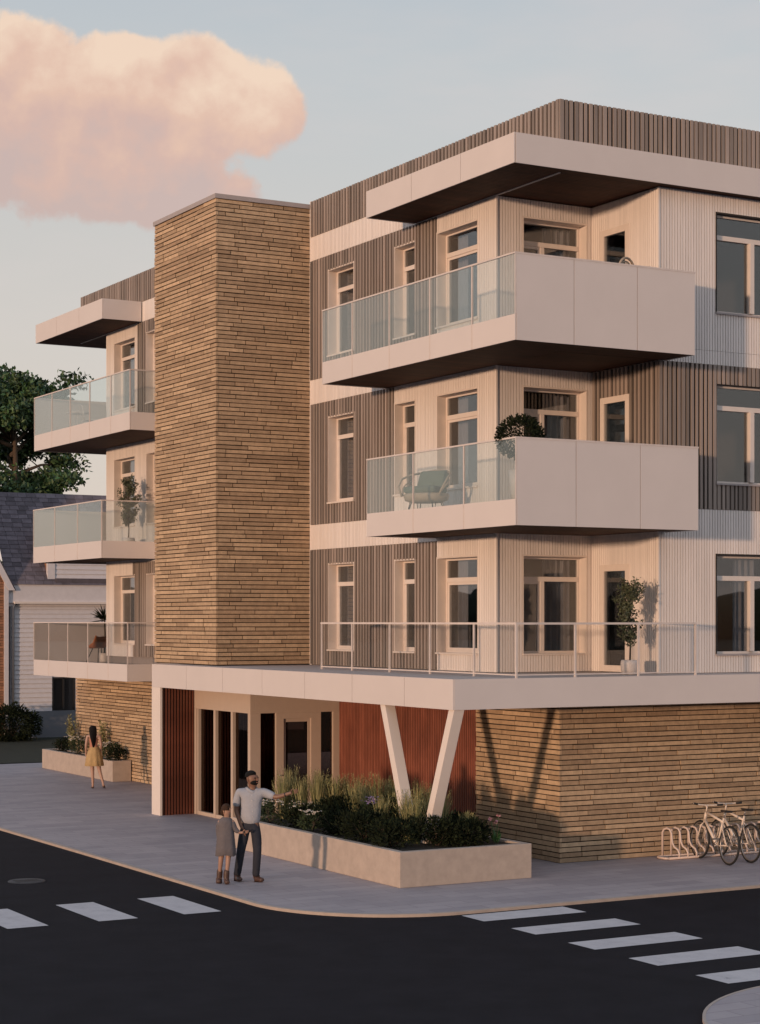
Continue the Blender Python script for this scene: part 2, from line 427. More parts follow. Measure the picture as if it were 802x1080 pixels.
# white cladding
m = MB(); PW = .062; WW = .049; DW = .03
def white(ax, c, a0, a1, z0, z1, h=()): battens(m, ax, c, a0, a1, z0, z1, PW, WW, DW, h)
white('x', X0, YI, 31.61, 9.50, 12.10, hx); white('x', X0, YI, 33.27, 6.34, 8.97, hx); white('x', X0, YI, 31.61, 3.3, 5.80, hx)
for z0, z1 in BANDS: white('x', X0, YI if z0 < 12 else Y0+.0, TWY0, z0, z1)
for z0, z1 in [(3.3,5.80),(5.80,6.34),(6.34,8.97),(8.97,9.50),(9.50,12.10)]: white('y', YI, X0+DW, XI+DW-.001, z0, z1, hi)
for z0, z1 in [(3.3,5.80),(5.80,6.34),(8.97,9.50),(9.50,12.10)]: white('x', XI, Y0+DW, YI-.001, z0, z1, hd)
for z0, z1 in [(3.3,5.80),(5.80,6.30),(8.97,9.22),(9.225,12.10)]: white('y', Y0, XI, 31, z0, z1, hy)
B(m, 'white_cladding', 'clad'); m = MB()
white('x', X0, 46.85, YFI, 9.5, 12.1, hx); white('x', X0, 40.3, YFI, 6.34, 8.97, hx); white('x', X0, 47.18, YFI, 3.3, 5.8, hx)
for z0, z1 in BANDS: white('x', X0, 40.3, YFI if z0 < 12 else YF, z0, z1)
B(m, 'white_cladding', 'clad')
# brown battens
m = MB(); g = MB(); PB = .125; WB = .066; DB = .05
def brown(ax, c, a0, a1, z0, z1, h=()):
    WB = .066 if ax == 'x' else .064; PB = .125 if ax == 'x' else .103
    # dark lining sheet just behind the battens, cut round the openings
    wall(g, ax, c+.024, a0+.002, a1-.002, z0+.002, z1-.002, .004, h)
    battens(m, ax, c-.012, a0, a1, z0, z1, PB, WB, .035, h, jit=.011)
brown('x', X0, 31.62, TWY0, 9.50, 12.09, hx); brown('x', X0, 33.28, TWY0, 6.345, 8.965, hx); brown('x', X0, 31.62, TWY0, 3.31, 5.795, hx)
B(g, 'batten_backing', 'batgap'); B(m, 'brown_batten_cladding', 'batten'); m = MB(); g = MB()
brown('x', XI, Y0, YI-.01, 6.345, 8.965, hd); B(g, 'batten_backing', 'batgap'); B(m, 'brown_batten_cladding', 'batten'); m = MB(); g = MB()
brown('y', Y0, XI-.0, 31, 6.305, 8.965, hy)
B(g, 'batten_backing', 'batgap'); B(m, 'brown_batten_cladding', 'batten'); m = MB(); g = MB()
brown('x', X0, 40.3, 46.84, 9.5, 12.09, hx); brown('x', X0, 40.3, 47.17, 3.31, 5.795, hx)
B(g, 'batten_backing', 'batgap'); B(m, 'brown_batten_cladding', 'batten'); m = MB(); g = MB()
g.box((X0+.02, Y0+.02, 12.62), (X0+.06, TWY0, 13.397)); g.box((X0+.06, Y0+.02, 12.62), (31, Y0+.06, 13.397))
battens(m, 'x', X0-.012, Y0, TWY0, 12.62, 13.4, PB, WB, .035, (), .011)
battens(m, 'y', Y0-.012, X0, 31, 12.62, 13.4, .103, .068, .035, (), .011)
B(g, 'parapet_backing', 'batgap'); B(m, 'parapet', 'batten')
m = MB(); g = MB(); g.box((X0+.02, TWY1, 12.62), (X0+.06, YF, 13.397)); battens(m, 'x', X0-.012, TWY1, YF, 12.62, 13.4, PB, WB, .035, (), .011)
B(g, 'parapet_backing', 'batgap'); B(m, 'parapet', 'batten')
# trims between storeys and roof slab
m = MB()
m.box((X0-.012, TWY0-.07, 3.3), (X0+.02, TWY0, 13.41))
m.box((X0-.008, YI-.03, 3.3), (X0+.025, YI+.0, 12.1)); m.box((XI-.012, Y0-.012, 3.3), (XI+.02, Y0+.02, 6.3)); m.box((XI-.012, Y0-.012, 8.975), (XI+.02, Y0+.02, 12.1))
m.box((X0+.06, Y0+.06, 13.30), (X0+.25, TWY0, 13.39)); m.box((X0+.25, Y0+.06, 13.30), (31, Y0+.25, 13.39))
B(m, 'corner_trim', 'clad')
m = MB(); m.box((X0+.06, Y0+.06, 12.62), (31, YF, 12.85)); B(m, 'roof', 'cap')

# ---------------------------------------------------------------- interiors
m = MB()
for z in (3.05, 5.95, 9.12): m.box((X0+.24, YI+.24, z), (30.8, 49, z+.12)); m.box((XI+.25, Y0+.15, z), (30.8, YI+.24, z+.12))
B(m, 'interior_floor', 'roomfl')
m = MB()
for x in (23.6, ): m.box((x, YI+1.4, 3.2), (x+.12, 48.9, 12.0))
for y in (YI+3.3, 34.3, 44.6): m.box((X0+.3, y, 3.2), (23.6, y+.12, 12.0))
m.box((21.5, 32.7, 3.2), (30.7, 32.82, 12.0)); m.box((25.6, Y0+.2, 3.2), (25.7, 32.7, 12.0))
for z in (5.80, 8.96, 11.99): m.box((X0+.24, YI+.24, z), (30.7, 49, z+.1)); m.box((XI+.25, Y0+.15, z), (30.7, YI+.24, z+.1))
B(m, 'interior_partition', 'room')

# ---------------------------------------------------------------- stone work
m = MB(); g = MB()
g.box((X0+.03, Y0+.03, 0), (X0+.3, 30.2, 2.82)); g.box((X0+.3, Y0+.03, 0), (31, Y0+.3, 2.82))
stones(m, 'x', X0, Y0, 30.2, 0, 2.80); stones(m, 'y', Y0, X0+.05, 31, 0, 2.80)
B(g, 'stone_backing', 'mortar'); B(m, 'stone_base_wall', 'stone'); m = MB(); g = MB()
g.box((X0+.03, 38.97, 0), (X0+.3, 51.40, 2.75))
stones(m, 'x', X0, 38.97, 51.46, 0, 2.75)
m.box((X0+.05, 51.40, 0), (X0+.3, 51.46, 2.75))
B(g, 'stone_backing', 'mortar'); B(m, 'stone_base_wall', 'stone')
m = MB(); g = MB()
g.box((TWX+.03, TWY0+.03, 3.3), (X0+2, TWY1-.05, 13.2))
stones(m, 'x', TWX, TWY0, TWY1, 3.31, 13.25); stones(m, 'y', TWY0, TWX+.05, X0-.01, 3.31, 13.25)
m.box((TWX+.05, TWY1-.05, 3.31), (X0+2, TWY1, 13.25))
tw = B(m, 'stone_tower', 'stone'); B(g, 'mortar_core', 'mortar', tw)
m = MB(); m.box((TWX-.025, TWY0-.025, 13.25), (X0+2, TWY1+.025, 13.345)); B(m, 'coping', 'cap', tw)

# ---------------------------------------------------------------- roof eaves
def fascia_run(mb, pts_a, fixed, ax, z0, z1, th=.02, gap=.012):
    for s, e in zip(pts_a, pts_a[1:]):
        lo, hi = min(s, e), max(s, e)
        if ax == 'x': mb.box((fixed, lo+gap/2, z0), (fixed+th, hi-gap/2, z1))
        else: mb.box((lo+gap/2, fixed, z0), (hi-gap/2, fixed+th, z1))
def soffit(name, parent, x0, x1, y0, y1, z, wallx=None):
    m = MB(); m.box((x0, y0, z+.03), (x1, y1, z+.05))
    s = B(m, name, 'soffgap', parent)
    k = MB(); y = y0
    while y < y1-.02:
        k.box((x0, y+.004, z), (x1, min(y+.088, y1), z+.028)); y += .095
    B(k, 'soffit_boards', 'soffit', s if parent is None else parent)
m = MB()
fascia_run(m, [27.2, 28.94, 30.68, 32.42], 18.03, 'x', 12.10, 12.62)
fascia_run(m, [18.055, 31.], 27.2, 'y', 12.10, 12.62)
m.box((18.05, 32.40, 12.10), (X0-.03, 32.42, 12.62))
m.box((18.05, 27.22, 12.60), (X0-.02, 32.40, 12.62)); m.box((X0-.02, 27.22, 12.60), (31, Y0-.02, 12.62))
r1 = B(m, 'roof_eave', 'panel')
g = MB(); g.box((18.053, 27.223, 12.14), (31, 27.26, 12.59)); g.box((18.053, 27.26, 12.14), (18.09, 32.38, 12.59)); B(g, 'joint_backing', 'batgap', r1)
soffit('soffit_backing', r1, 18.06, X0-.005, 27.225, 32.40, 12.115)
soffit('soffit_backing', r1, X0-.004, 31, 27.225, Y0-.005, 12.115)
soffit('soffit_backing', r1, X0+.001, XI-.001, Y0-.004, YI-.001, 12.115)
m = MB()
fascia_run(m, [46.5, 48.2, 49.95, 51.66], 18.03, 'x', 12.10, 12.62)
m.box((18.055, 46.5, 12.10), (X0-.03, 46.52, 12.62)); m.box((18.055, 51.64, 12.10), (24, 51.66, 12.62))
m.box((18.05, 46.52, 12.60), (X0-.02, 51.64, 12.62)); m.box((X0-.02, YF+.02, 12.60), (24, 51.64, 12.62))
r2 = B(m, 'roof_eave', 'panel')
g = MB(); g.box((18.053, 46.55, 12.14), (18.09, 51.6, 12.59)); B(g, 'joint_backing', 'batgap', r2)
soffit('soffit_backing', r2, 18.06, X0-.005, 46.53, 51.63, 12.115)
soffit('soffit_backing', r2, X0-.004, 24, YFI, 51.63, 12.115)

# ---------------------------------------------------------------- balconies
def balcony(x0, x1, y0, y1, zb, zt, ztop, seams, front='solid', seams_f=(), wing=False, far='none', gm='bglass'):
    """base box with panel joints on the street side, glass above, closed front or glass front"""
    m = MB()
    ys = [y0]+list(seams)+[y1]
    fascia_run(m, ys, x0, 'x', zb, zt)
    fz = ztop-.03 if front == 'solid' else zt
    fascia_run(m, [x0+.022]+list(seams_f)+[x1], y0, 'y', zb, fz)
    fy = ztop-.03 if far == 'solid' else zt
    m.box((x0+.022, y1-.02, zb), (x1, y1, fy))
    if not wing: m.box((x1-.02, y0+.022, zb), (x1, Y0-.03, fz))
    else: m.box((x1-.02, YF+.0, zb), (x1, y1-.022, fy)) if far == 'solid' and y1 > YF else None
    b = B(m, 'balcony', 'panel')
    g = MB()
    g.box((x0+.023, y0+.023, zb+.03), (x0+.05, y1-.03, zt-.01))
    if front == 'solid': g.box((x0+.05, y0+.023, zb+.03), (x1-.03, y0+.045, fz-.01))
    B(g, 'joint_backing', 'cap', b)
    d = MB()
    d.box((x0+.055, y0+.05, zb+.16), (X0-.01, y1-.03, zb+.30))
    if not wing and x1 > X0: d.box((X0-.01, y0+.05, zb+.16), (XI-.005, YI-.005, zb+.30)); d.box((XI-.005, y0+.05, zb+.16), (x1-.03, Y0-.01, zb+.30))
    if wing: d.box((X0-.01, YFI+.01, zb+.16), (x1-.03, y1-.03, zb+.30))
    B(d, 'deck', 'deck', b)
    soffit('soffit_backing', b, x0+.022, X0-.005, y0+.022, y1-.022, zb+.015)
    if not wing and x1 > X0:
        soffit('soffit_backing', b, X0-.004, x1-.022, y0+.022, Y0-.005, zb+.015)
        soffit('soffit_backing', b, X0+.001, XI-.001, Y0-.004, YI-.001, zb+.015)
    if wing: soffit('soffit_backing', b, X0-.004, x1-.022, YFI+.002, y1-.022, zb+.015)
    # glass panes street side
    for s, e in zip(ys, ys[1:]):
        p = MB(); p.box((x0+.004, s+.02, zt+.0), (x0+.014, e-.02, ztop-.028)); B(p, 'glass_panel', gm, b)
    for s in ys:
        p = MB(); p.box((x0-.006, s-.013 if s != y0 else s, zb+.01), (x0-.001, s+.013 if s != y0 else s+.022, zt)) if s not in (y0, y1) else None
        p.box((x0-.002, max(s-.014, y0), zt), (x0+.026, min(s+.014, y1), ztop-.028)); B(p, 'post', 'rail', b)
    r = MB(); r.box((x0-.006, y0-.004, ztop-.028), (x0+.03, y1+.002, ztop))
    if front == 'solid': r.box((x0+.03, y0-.006, ztop-.03), (x1+.004, y0+.028, ztop)); r.box((x1-.028, y0+.028, ztop-.03), (x1+.004, Y0-.035 if not wing else y0+.03, ztop))
    else:
        e = x1; r.box((x0+.03, y0-.006, ztop-.028), (e, y0+.028, ztop))
    if far == 'solid': r.box((x0+.03, y1-.03, ztop-.028), (x1, y1+.002, ztop))
    B(r, 'handrail', 'rail', b)
    if front == 'glass':
        p = MB(); p.box((x0+.03, y0+.004, zt), (x1, y0+.014, ztop-.028)); B(p, 'glass_panel', gm, b)
        p = MB(); p.box((x1-.028, y0, zt), (x1, y0+.026, ztop-.028)); B(p, 'post', 'rail', b)
    return b
b1 = balcony(17.63, 21.44, 26.57, 33.50, 8.955, 9.39, 10.43, (27.93, 29.35, 30.82, 32.26), seams_f=(18.83, 20.17))
b2 = balcony(17.60, 21.47, 26.51, 31.63, 5.852, 6.29, 7.33, (28.15, 29.89), seams_f=(18.83, 20.19))
balcony(17.65, 21.4, 43.67, 50.69, 8.955, 9.39, 10.44, (44.94, 46.42, 47.85, 49.26), front='glass', wing=True, far='solid')
# shorten: the two lower wing balconies
balcony(17.62, 21.4, 45.50, 50.68, 5.852, 6.29, 7.33, (47.23, 48.96), front='glass', wing=True, far='solid')
balcony(17.65, 21.4, 43.83, 50.74, 2.755, 3.18, 4.22, (45.12, 46.56, 48.04, 49.51), front='glass', wing=True, far='solid', gm='clear')

# ---------------------------------------------------------------- canopy with terrace rail
CX, CY, CE = 16.27, 26.34, 38.97
m = MB()
fascia_run(m, [CY, 27.92, 29.77, 31.61, 33.43, 35.26, 37.09, CE], CX, 'x', 2.80, 3.30)
m.box((CX+.022, CY, 2.80), (31, CY+.02, 3.30))
m.box((CX+.022, CE-.02, 2.80), (X0-.01, CE, 3.30))
cn = B(m, 'canopy', 'panel')
g = MB(); g.box((CX+.024, CY+.024, 2.83), (CX+.06, CE-.03, 3.28)); B(g, 'joint_backing', 'batgap', cn)
g = MB()
g.box((CX+.06, CY+.022, 3.10), (X0+.3, TWY0+.03, 3.292)); g.box((X0+.3, CY+.022, 3.10), (31, YI, 3.292)); g.box((CX+.06, TWY0+.03, 3.10), (X0, CE-.022, 3.292))
B(g, 'terrace_deck', 'deck', cn)
g = MB(); g.box((CX+.024, CY+.022, 2.812), (X0+.02, 38.46, 2.83)); g.box((X0+.02, CY+.022, 2.812), (31, Y0+.02, 2.83)); B(g, 'soffit', 'entry', cn)
rl = MB(); rx, ry = 17.63, 26.55; ps = [26.55, 27.89, 29.37, 30.83, 32.29, 33.55]
rl.box((rx, ry, 4.19), (rx+.04, 33.57, 4.225)); rl.box((rx+.04, ry, 4.19), (21.47, ry+.04, 4.225)); rl.box((21.43, ry+.04, 4.19), (21.47, Y0, 4.225))
rl.box((rx+.01, ry+.02, 3.335), (rx+.03, 33.55, 3.355)); rl.box((rx+.03, ry+.01, 3.335), (21.45, ry+.03, 3.355)); rl.box((rx+.04, 33.53, 4.19), (X0, 33.57, 4.225))
rr = B(rl, 'terrace_railing', 'rail')
for y in ps[1:]:
    p = MB(); p.box((rx+.004, y-.014, 3.293), (rx+.036, y+.014, 4.19)); B(p, 'post', 'rail', rr)
for x in (17.63, 18.83, 20.17, 21.43):
    p = MB(); p.box((x+.004, ry+.004, 3.293), (x+.036, ry+.036, 4.19)); B(p, 'post', 'rail', rr)
pass
for s, e in zip(ps, ps[1:]):
    p = MB(); p.box((rx+.016, s+.02, 3.36), (rx+.024, e-.02, 4.19)); B(p, 'glass_panel', 'clear', rr)
for s, e in ((17.66,18.83),(18.86,20.17),(20.2,21.43)):
    p = MB(); p.box((s+.01, ry+.016, 3.36), (e-.005, ry+.024, 4.19)); B(p, 'glass_panel', 'clear', rr)

# ---------------------------------------------------------------- ground floor: slats, entrance
m = MB(); g = MB()
g.box((X0+.05, 30.2, 0), (X0+.12, 35.70, 2.81))
n = 84; p = (35.69-30.2)/n
for i in range(n): m.box((X0+.03, 30.2+i*p+.010, 0.), (X0+.05, 30.2+i*p+.025, 2.81))
s1 = B(m, 'timber_slat_wall', 'redwood'); B(g, 'slat_backing', 'redback', s1)
m = MB(); g = MB()
g.box((CX+.05, 38.56, 0), (17.09, 38.9, 2.81))
for i in range(11): m.box((CX+.07+i*.070, 38.53, 0), (CX+.107+i*.070, 38.56, 2.81))
s2 = B(m, 'timber_slat_panel', 'redwood_shaded'); B(g, 'slat_backing', 'redback', s2)
m = MB(); m.box((CX, 38.50, 0), (CX+.05, CE-.0, 2.798)); m.box((CX+.05, CE-.06, 0), (X0, CE, 2.798)); B(m, 'end_wall', 'panel2')
# vestibule
VX, VY = 17.10, 35.694
m = MB(); ht = 2.325
m.box((VX, VY, ht), (VX+.12, 38.56, 2.811)); m.box((VX+.12, VY, ht), (X0+.05, VY+.12, 2.811))
for a, b in ((38.44, 38.56), (38.33, 38.385)): m.box((VX, a, 0), (VX+.12, b, ht))
for a, b in ((37.43, 37.53), (36.55, 36.65)): m.box((VX, a, 0), (VX+.12, b, ht))
m.box((VX, VY, 0), (VX+.22, VY+.12, ht))
m.box((VX+.22, VY, 0), (VX+.24, VY+.1, ht))
for a, b in ((17.70, 17.88), (18.52, 18.76), (19.05, 19.27)): m.box((a, VY, 0), (b, VY+.12, ht))
m.box((VX+.24, VY+.01, 0), (17.70, VY+.11, .08)); m.box((18.76, VY+.01, 0), (19.05, VY+.11, .08))
m.box((VX+.01, VY+.12, 0), (VX+.11, 38.33, .08))
for a in (18.52,): m.box((17.88, VY, 2.20), (18.52, VY+.12, ht))
en = B(m, 'entrance_vestibule', 'entry', bevel=.004)
for a, b in ((36.65-.84, 36.55), (36.65, 37.43), (37.53, 38.33)):
    p = MB(); p.box((VX+.07, a, .08), (VX+.08, b, ht)); B(p, 'glass_panel', 'dglass', en)
for a, b in ((VX+.24, 17.70), (18.76, 19.05)):
    p = MB(); p.box((a, VY+.06, .08), (b, VY+.07, ht)); B(p, 'glass_panel', 'dglass', en)
m = MB(); m.box((17.88, VY+.03, .02), (17.94, VY+.08, 2.2)); m.box((18.46, VY+.03, .02), (18.52, VY+.08, 2.2)); m.box((17.94, VY+.03, .02), (18.46, VY+.08, .14)); m.box((17.94, VY+.03, 2.13), (18.46, VY+.08, 2.2))
dr = B(m, 'entrance_door', 'entry')
p = MB(); p.box((17.94, VY+.05, .14), (18.46, VY+.06, 2.13)); B(p, 'pane', 'dglass', dr)
h = MB(); h.tube([(17.80, VY-.05, 1.02), (17.80, VY, 1.02)], .012); h.tube([(17.73, VY-.05, 1.02), (17.86, VY-.05, 1.02)], .012); h.lathe([(.035,0),(.035,.012)], (17.80, VY-.0, 1.02)); B(h, 'handle', 'chrome', dr)
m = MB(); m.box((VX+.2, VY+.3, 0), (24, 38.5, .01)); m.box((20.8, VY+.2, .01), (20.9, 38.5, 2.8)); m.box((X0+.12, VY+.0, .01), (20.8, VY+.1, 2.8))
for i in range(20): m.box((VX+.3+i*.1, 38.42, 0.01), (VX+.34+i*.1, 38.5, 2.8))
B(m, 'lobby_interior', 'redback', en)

# V columns
def slant(x0, x1, ya, yb, w, zt, zb):
    m = MB(); m.hexa([(x0,yb,zb),(x1,yb,zb),(x1,yb+w,zb),(x0,yb+w,zb),(x0,ya,zt),(x1,ya,zt),(x1,ya+w,zt),(x0,ya+w,zt)]); return m
vc = slant(16.30, 16.50, 26.36, 27.36, .17, 2.80, .30); B(vc, 'slanted_column', 'panel2', bevel=.006)
vc = slant(16.30, 16.50, 28.64, 27.72, .17, 2.80, .30); B(vc, 'slanted_column', 'panel2', bevel=.006)
bld.location = off

# ================================================================= setting
def arc(cx, cy, r, a0, a1, n=24): return [(cx+r*math.cos(rad(a0+(a1-a0)*i/n)), cy+r*math.sin(rad(a0+(a1-a0)*i/n))) for i in range(n+1)]
m = MB(); m.poly([(-900,-900,-.13),(900,-900,-.13),(900,1400,-.13),(-900,1400,-.13)]); tag(m.build('ground', 'grass'), kind='structure')
m = MB(); m.poly([(2.2,-60,-.04),(12.2,-60,-.04),(12.2,160,-.04),(2.2,160,-.04)]); m.poly([(12.2,17.2,-.04),(120,17.2,-.04),(120,24.,-.04),(12.2,24.,-.04)])
m.poly([(12.2,24.,-.04),(16,24.,-.04),(16,27,-.04),(12.2,27,-.04)]); m.poly([(12.2,13,-.04),(16,13,-.04),(16,17.2,-.04),(12.2,17.2,-.04)])
# single road sheet with rounded corners hidden by the kerbs
m = MB(); m.poly([(2.2,-60,-.04),(12.45,-60,-.04),(12.45,13,-.04),(14.9,17.3,-.04),(120,17.3,-.04),(120,23.8,-.04),(15.5,23.8,-.04),(12.7,27,-.04),(12.7,160,-.04),(2.2,160,-.04)])
tag(m.build('road', 'asphalt'), kind='structure')
R1 = 2.35; KW = .10
outer = [(120, 23.6)] + [(p[0], p[1]) for p in arc(12.45+R1, 23.6+R1, R1, 270, 180)] + [(12.45, 54.7)]
inner = [(120, 23.6+KW)] + [(p[0], p[1]) for p in arc(12.45+R1, 23.6+R1, R1-KW, 270, 180)] + [(12.45+KW, 54.7)]
outer = outer[:-1] + [(12.45, 33), (12.32, 54.7)]; inner = inner[:-1] + [(12.45+KW, 33), (12.32+KW, 54.7)]
m = MB()
for i in range(len(outer)-1):
    a, b, c, d = outer[i], outer[i+1], inner[i+1], inner[i]
    m.hexa([(*a,-.2),(*b,-.2),(*c,-.2),(*d,-.2),(*a,.004),(*b,.004),(*c,.004),(*d,.004)])
tag(m.build('kerb', 'kerb'), kind='structure')
m = MB(); m.poly([(x,y,0) for x,y in inner] + [(120,54.7,0)][::-1]); m.v = [(x,y,0.) for x,y,_ in m.v]
tag(m.build('sidewalk', 'paving'), kind='structure')
io = [(120,17.15)] + arc(15.3, 14.3, 2.85, 90, 180) + [(12.45,-60)]
ii = [(120,17.15-.035)] + arc(15.3, 14.3, 2.85-.035, 90, 180) + [(12.45+.035,-60)]
m = MB()
for i in range(len(io)-1):
    a, b, c, d = io[i], io[i+1], ii[i+1], ii[i]
    m.hexa([(*a,-.2),(*b,-.2),(*c,-.2),(*d,-.2),(*a,.004),(*b,.004),(*c,.004),(*d,.004)])
tag(m.build('kerb', 'kerb'), kind='structure')
m = MB(); m.poly([(x,y,0.) for x,y in ii] + [(120,-60,0.)]); tag(m.build('sidewalk', 'paving'), kind='structure')
m = MB(); m.poly([(12.45,54.7,0.02),(60,54.7,0.02),(60,160,0.02),(12.45,160,0.02)]); tag(m.build('lawn', 'grass'), kind='structure')
m = MB(); m.poly([(-12,-60,-.036),(2.2,-60,-.036),(2.2,160,-.036),(-12,160,-.036)]); tag(m.build('sidewalk', 'paving'), kind='structure')
m = MB()
for y in (17.55, 18.89, 20.22, 21.59, 22.90): m.poly([(14.66,y,-.036),(16.45,y,-.036),(16.45,y+.61,-.036),(14.66,y+.61,-.036)])
m.v = [(x, min(y, 23.59), z) for x,y,z in m.v]
tag(m.build('road_marking', 'paint'), kind='structure')
m = MB()
for x in (11.20, 9.88, 8.53, 7.18, 5.84, 4.5): m.poly([(x,25.61,-.036),(x+.6,25.61,-.036),(x+.6,27.41,-.036),(x,27.41,-.036)])
tag(m.build('road_marking', 'paint'), kind='structure')
m = MB(); m.lathe([(.001,.012),(.22,.012),(.24,.006),(.30,.012),(.31,0)], (10.37,30.15,-.039), 32)
for k in range(-3,4): m.box((10.37-.2, 30.15+k*.055-.012, -.029), (10.37+.2, 30.15+k*.055+.012, -.024)) if abs(k) < 3 else None
tag(m.build('manhole_cover', 'iron'), label='round iron manhole cover set in the dark road at far left', cat='manhole cover')

# distant low tree belt around the horizon (behind the viewer too, seen only in window glass)
m = MB()
for i in range(240):
    an = 2*math.pi*i/240
    if 20 < math.degrees(an) < 100: continue
    r = 420+random.uniform(-25,25)
    h = random.uniform(10,14); w = random.uniform(8,12)
    m.ball((r*math.cos(an), r*math.sin(an), h*.35), w, w, h*.62, 8, 5)
tag(m.build('distant_woods', 'treemass'), kind='stuff', label='low dark wood along the far horizon', cat='woods')

# ================================================================= planters
def planter(name, x0, x1, y0, y1, h, label, t=.13):
    m = MB()
    m.box((x0,y0,0),(x1,y0+t,h)); m.box((x0,y1-t,0),(x1,y1,h)); m.box((x0,y0+t,0),(x0+t,y1-t,h)); m.box((x1-t,y0+t,0),(x1,y1-t,h))
    cx, cy = (x0+x1)/2, (y0+y1)/2; m.v = [(x-cx,y-cy,z) for x,y,z in m.v]
    e = empty(name, (cx,cy,0), label=label, cat='planter')
    m.build('wall', 'concrete', e, bevel=.008)
    s = MB(); s.box((x0+t-cx,y0+t-cy,.02),(x1-t-cx,y1-t-cy,h-.035)); s.build('soil', 'soil', e)
planter('concrete_planter', 15.17, 17.69, 26.17, 32.45, .57, 'large low concrete planter of shrubs below the slanted columns')
planter('concrete_planter', 18.59, 19.12, 47.2, 52.7, .55, 'small concrete planter of flowering plants against the far stone wall')

def rnd_unit():
    while True:
        v = Vector((random.uniform(-1,1),random.uniform(-1,1),random.uniform(-1,1)))
        if .05 < v.length < 1: return v.normalized()
def mound(name, x, y, z, r, h, n, ls, matn, label, cat, group, flowers=None, stem='bark'):
    e = empty(name, (x,y,z), label=label, cat=cat, group=group)
    m = MB(); lumps = [(random.uniform(-.5,.5)*r, random.uniform(-.5,.5)*r, random.uniform(.35,.7)*h, random.uniform(.45,.7)) for _ in range(7)]
    for i in range(n):
        lx, ly, lz, lr = random.choice(lumps); u = rnd_unit(); k = random.uniform(.55,1.05)*lr
        p = Vector((lx+u.x*r*k, ly+u.y*r*k, max(.02, lz+u.z*h*k*.8)))
        m.leaf(p, (u+Vector((0,0,.5))+rnd_unit()*.6), ls*random.uniform(.3,.5), ls*random.uniform(.7,1.3))
    m.build('foliage', matn, e)
    s = MB()
    for i in range(6):
        a = random.uniform(0,6.28); s.tube([(0,0,-.04),(math.cos(a)*r*.3,math.sin(a)*r*.3,h*.4),(math.cos(a)*r*.55,math.sin(a)*r*.55,h*.75)], [.012,.008,.004], 5)
    s.build('stem', stem, e)
    if flowers:
        f = MB()
        for i in range(flowers[1]):
            a = random.uniform(0,6.28); q = random.uniform(.1,.95)*r; c = Vector((math.cos(a)*q, math.sin(a)*q, h*random.uniform(.85,1.12)))
            for k in range(5):
                an = k*1.257; f.leaf(c, (math.cos(an), math.sin(an), .35), .024, .034)
        f.build('flowers', flowers[0], e)
    return e
def grass_clump(name, x, y, z, h, spread, n, label, cat, group, plumes=True):
    e = empty(name, (x,y,z), label=label, cat=cat, group=group)
    m = MB(); pl = MB()
    for i in range(n):
        a = random.uniform(0,6.28); s = random.uniform(.1,1)*spread; hh = h*random.uniform(.55,1.05)
        b = Vector((math.cos(a)*.07*random.random(), math.sin(a)*.07*random.random(), 0))
        t = Vector((math.cos(a)*s, math.sin(a)*s, hh)); mid = b.lerp(t,.55)+Vector((0,0,hh*.12))
        w = .006; sd = Vector((-math.sin(a),math.cos(a),0))*w
        o = len(m.v); m.v += [tuple(b-sd),tuple(b+sd),tuple(mid+sd),tuple(mid-sd),tuple(t)]
        m.face([(0,1,2,3),(3,2,4)], o)
        if plumes and i % 3 == 0:
            d = (t-mid).normalized()
            for k in range(9): pl.leaf(t-d*.018*k, d+rnd_unit()*.5, .008, .04)
    m.build('blades', 'grassy', e)
    if plumes: pl.build('plumes', 'grassy', e)
    return e
Z = .535
# low dark conifer-like shrubs along the street edge
shr = [(15.62,27.15,.50,.42,'dark rounded shrub at the near corner of the large planter'),
       (16.35,26.95,.52,.45,'dark shrub in front of the foot of the right slanted column'),
       (15.65,28.15,.52,.46,'dark bushy shrub behind the corner one along the street edge'),
       (15.62,29.2,.50,.44,'dark shrub halfway along the street edge of the planter'),
       (16.5,28.0,.5,.48,'dark shrub between the feet of the two slanted columns'),
       (16.75,26.75,.42,.40,'dark low shrub near the right end of the large planter'),
       (15.7,30.5,.45,.36,'dark shrub before the blooming flowers near the pointing man'),
       (16.6,29.3,.5,.5,'taller dark shrub behind the street edge row'),
       (16.5,30.6,.5,.5,'dark shrub in front of the entrance grasses'),
       (17.1,27.4,.45,.40,'dark shrub beside the slat wall end of the planter')]
for i, (x,y,r,h,l) in enumerate(shr):
    mound('evergreen_shrub', x, y, Z, r, h, 1500, .075, 'leaf_d', l, 'shrub', 'dark shrubs in the corner planter')
fl = [(15.5,31.5,.28,.38,'white flowering plant beside the pointing man'),(15.5,32.05,.28,.36,'white flowering plant behind the man at the left end of the planter'),
      (15.95,31.2,.3,.34,'white flowering plant in front of the tall grasses by the man'),(15.5,29.85,.25,.34,'pale pink flowering plant midway along the planter edge'),
      (16.9,32.1,.25,.34,'white flowering plant at the back left corner of the large planter')]
for x,y,r,h,l in fl:
    mound('flowering_plant', x, y, Z, r, h, 520, .05, 'leaf', l, 'flowering plant', 'flowering plants in the corner planter', ('petal', 26))
mound('flowering_plant', 16.3, 29.1, Z+.15, .22, .42, 420, .05, 'leaf', 'violet and white flowering plant left of the left slanted column', 'flowering plant', 'flowering plants in the corner planter', ('petalv', 22))
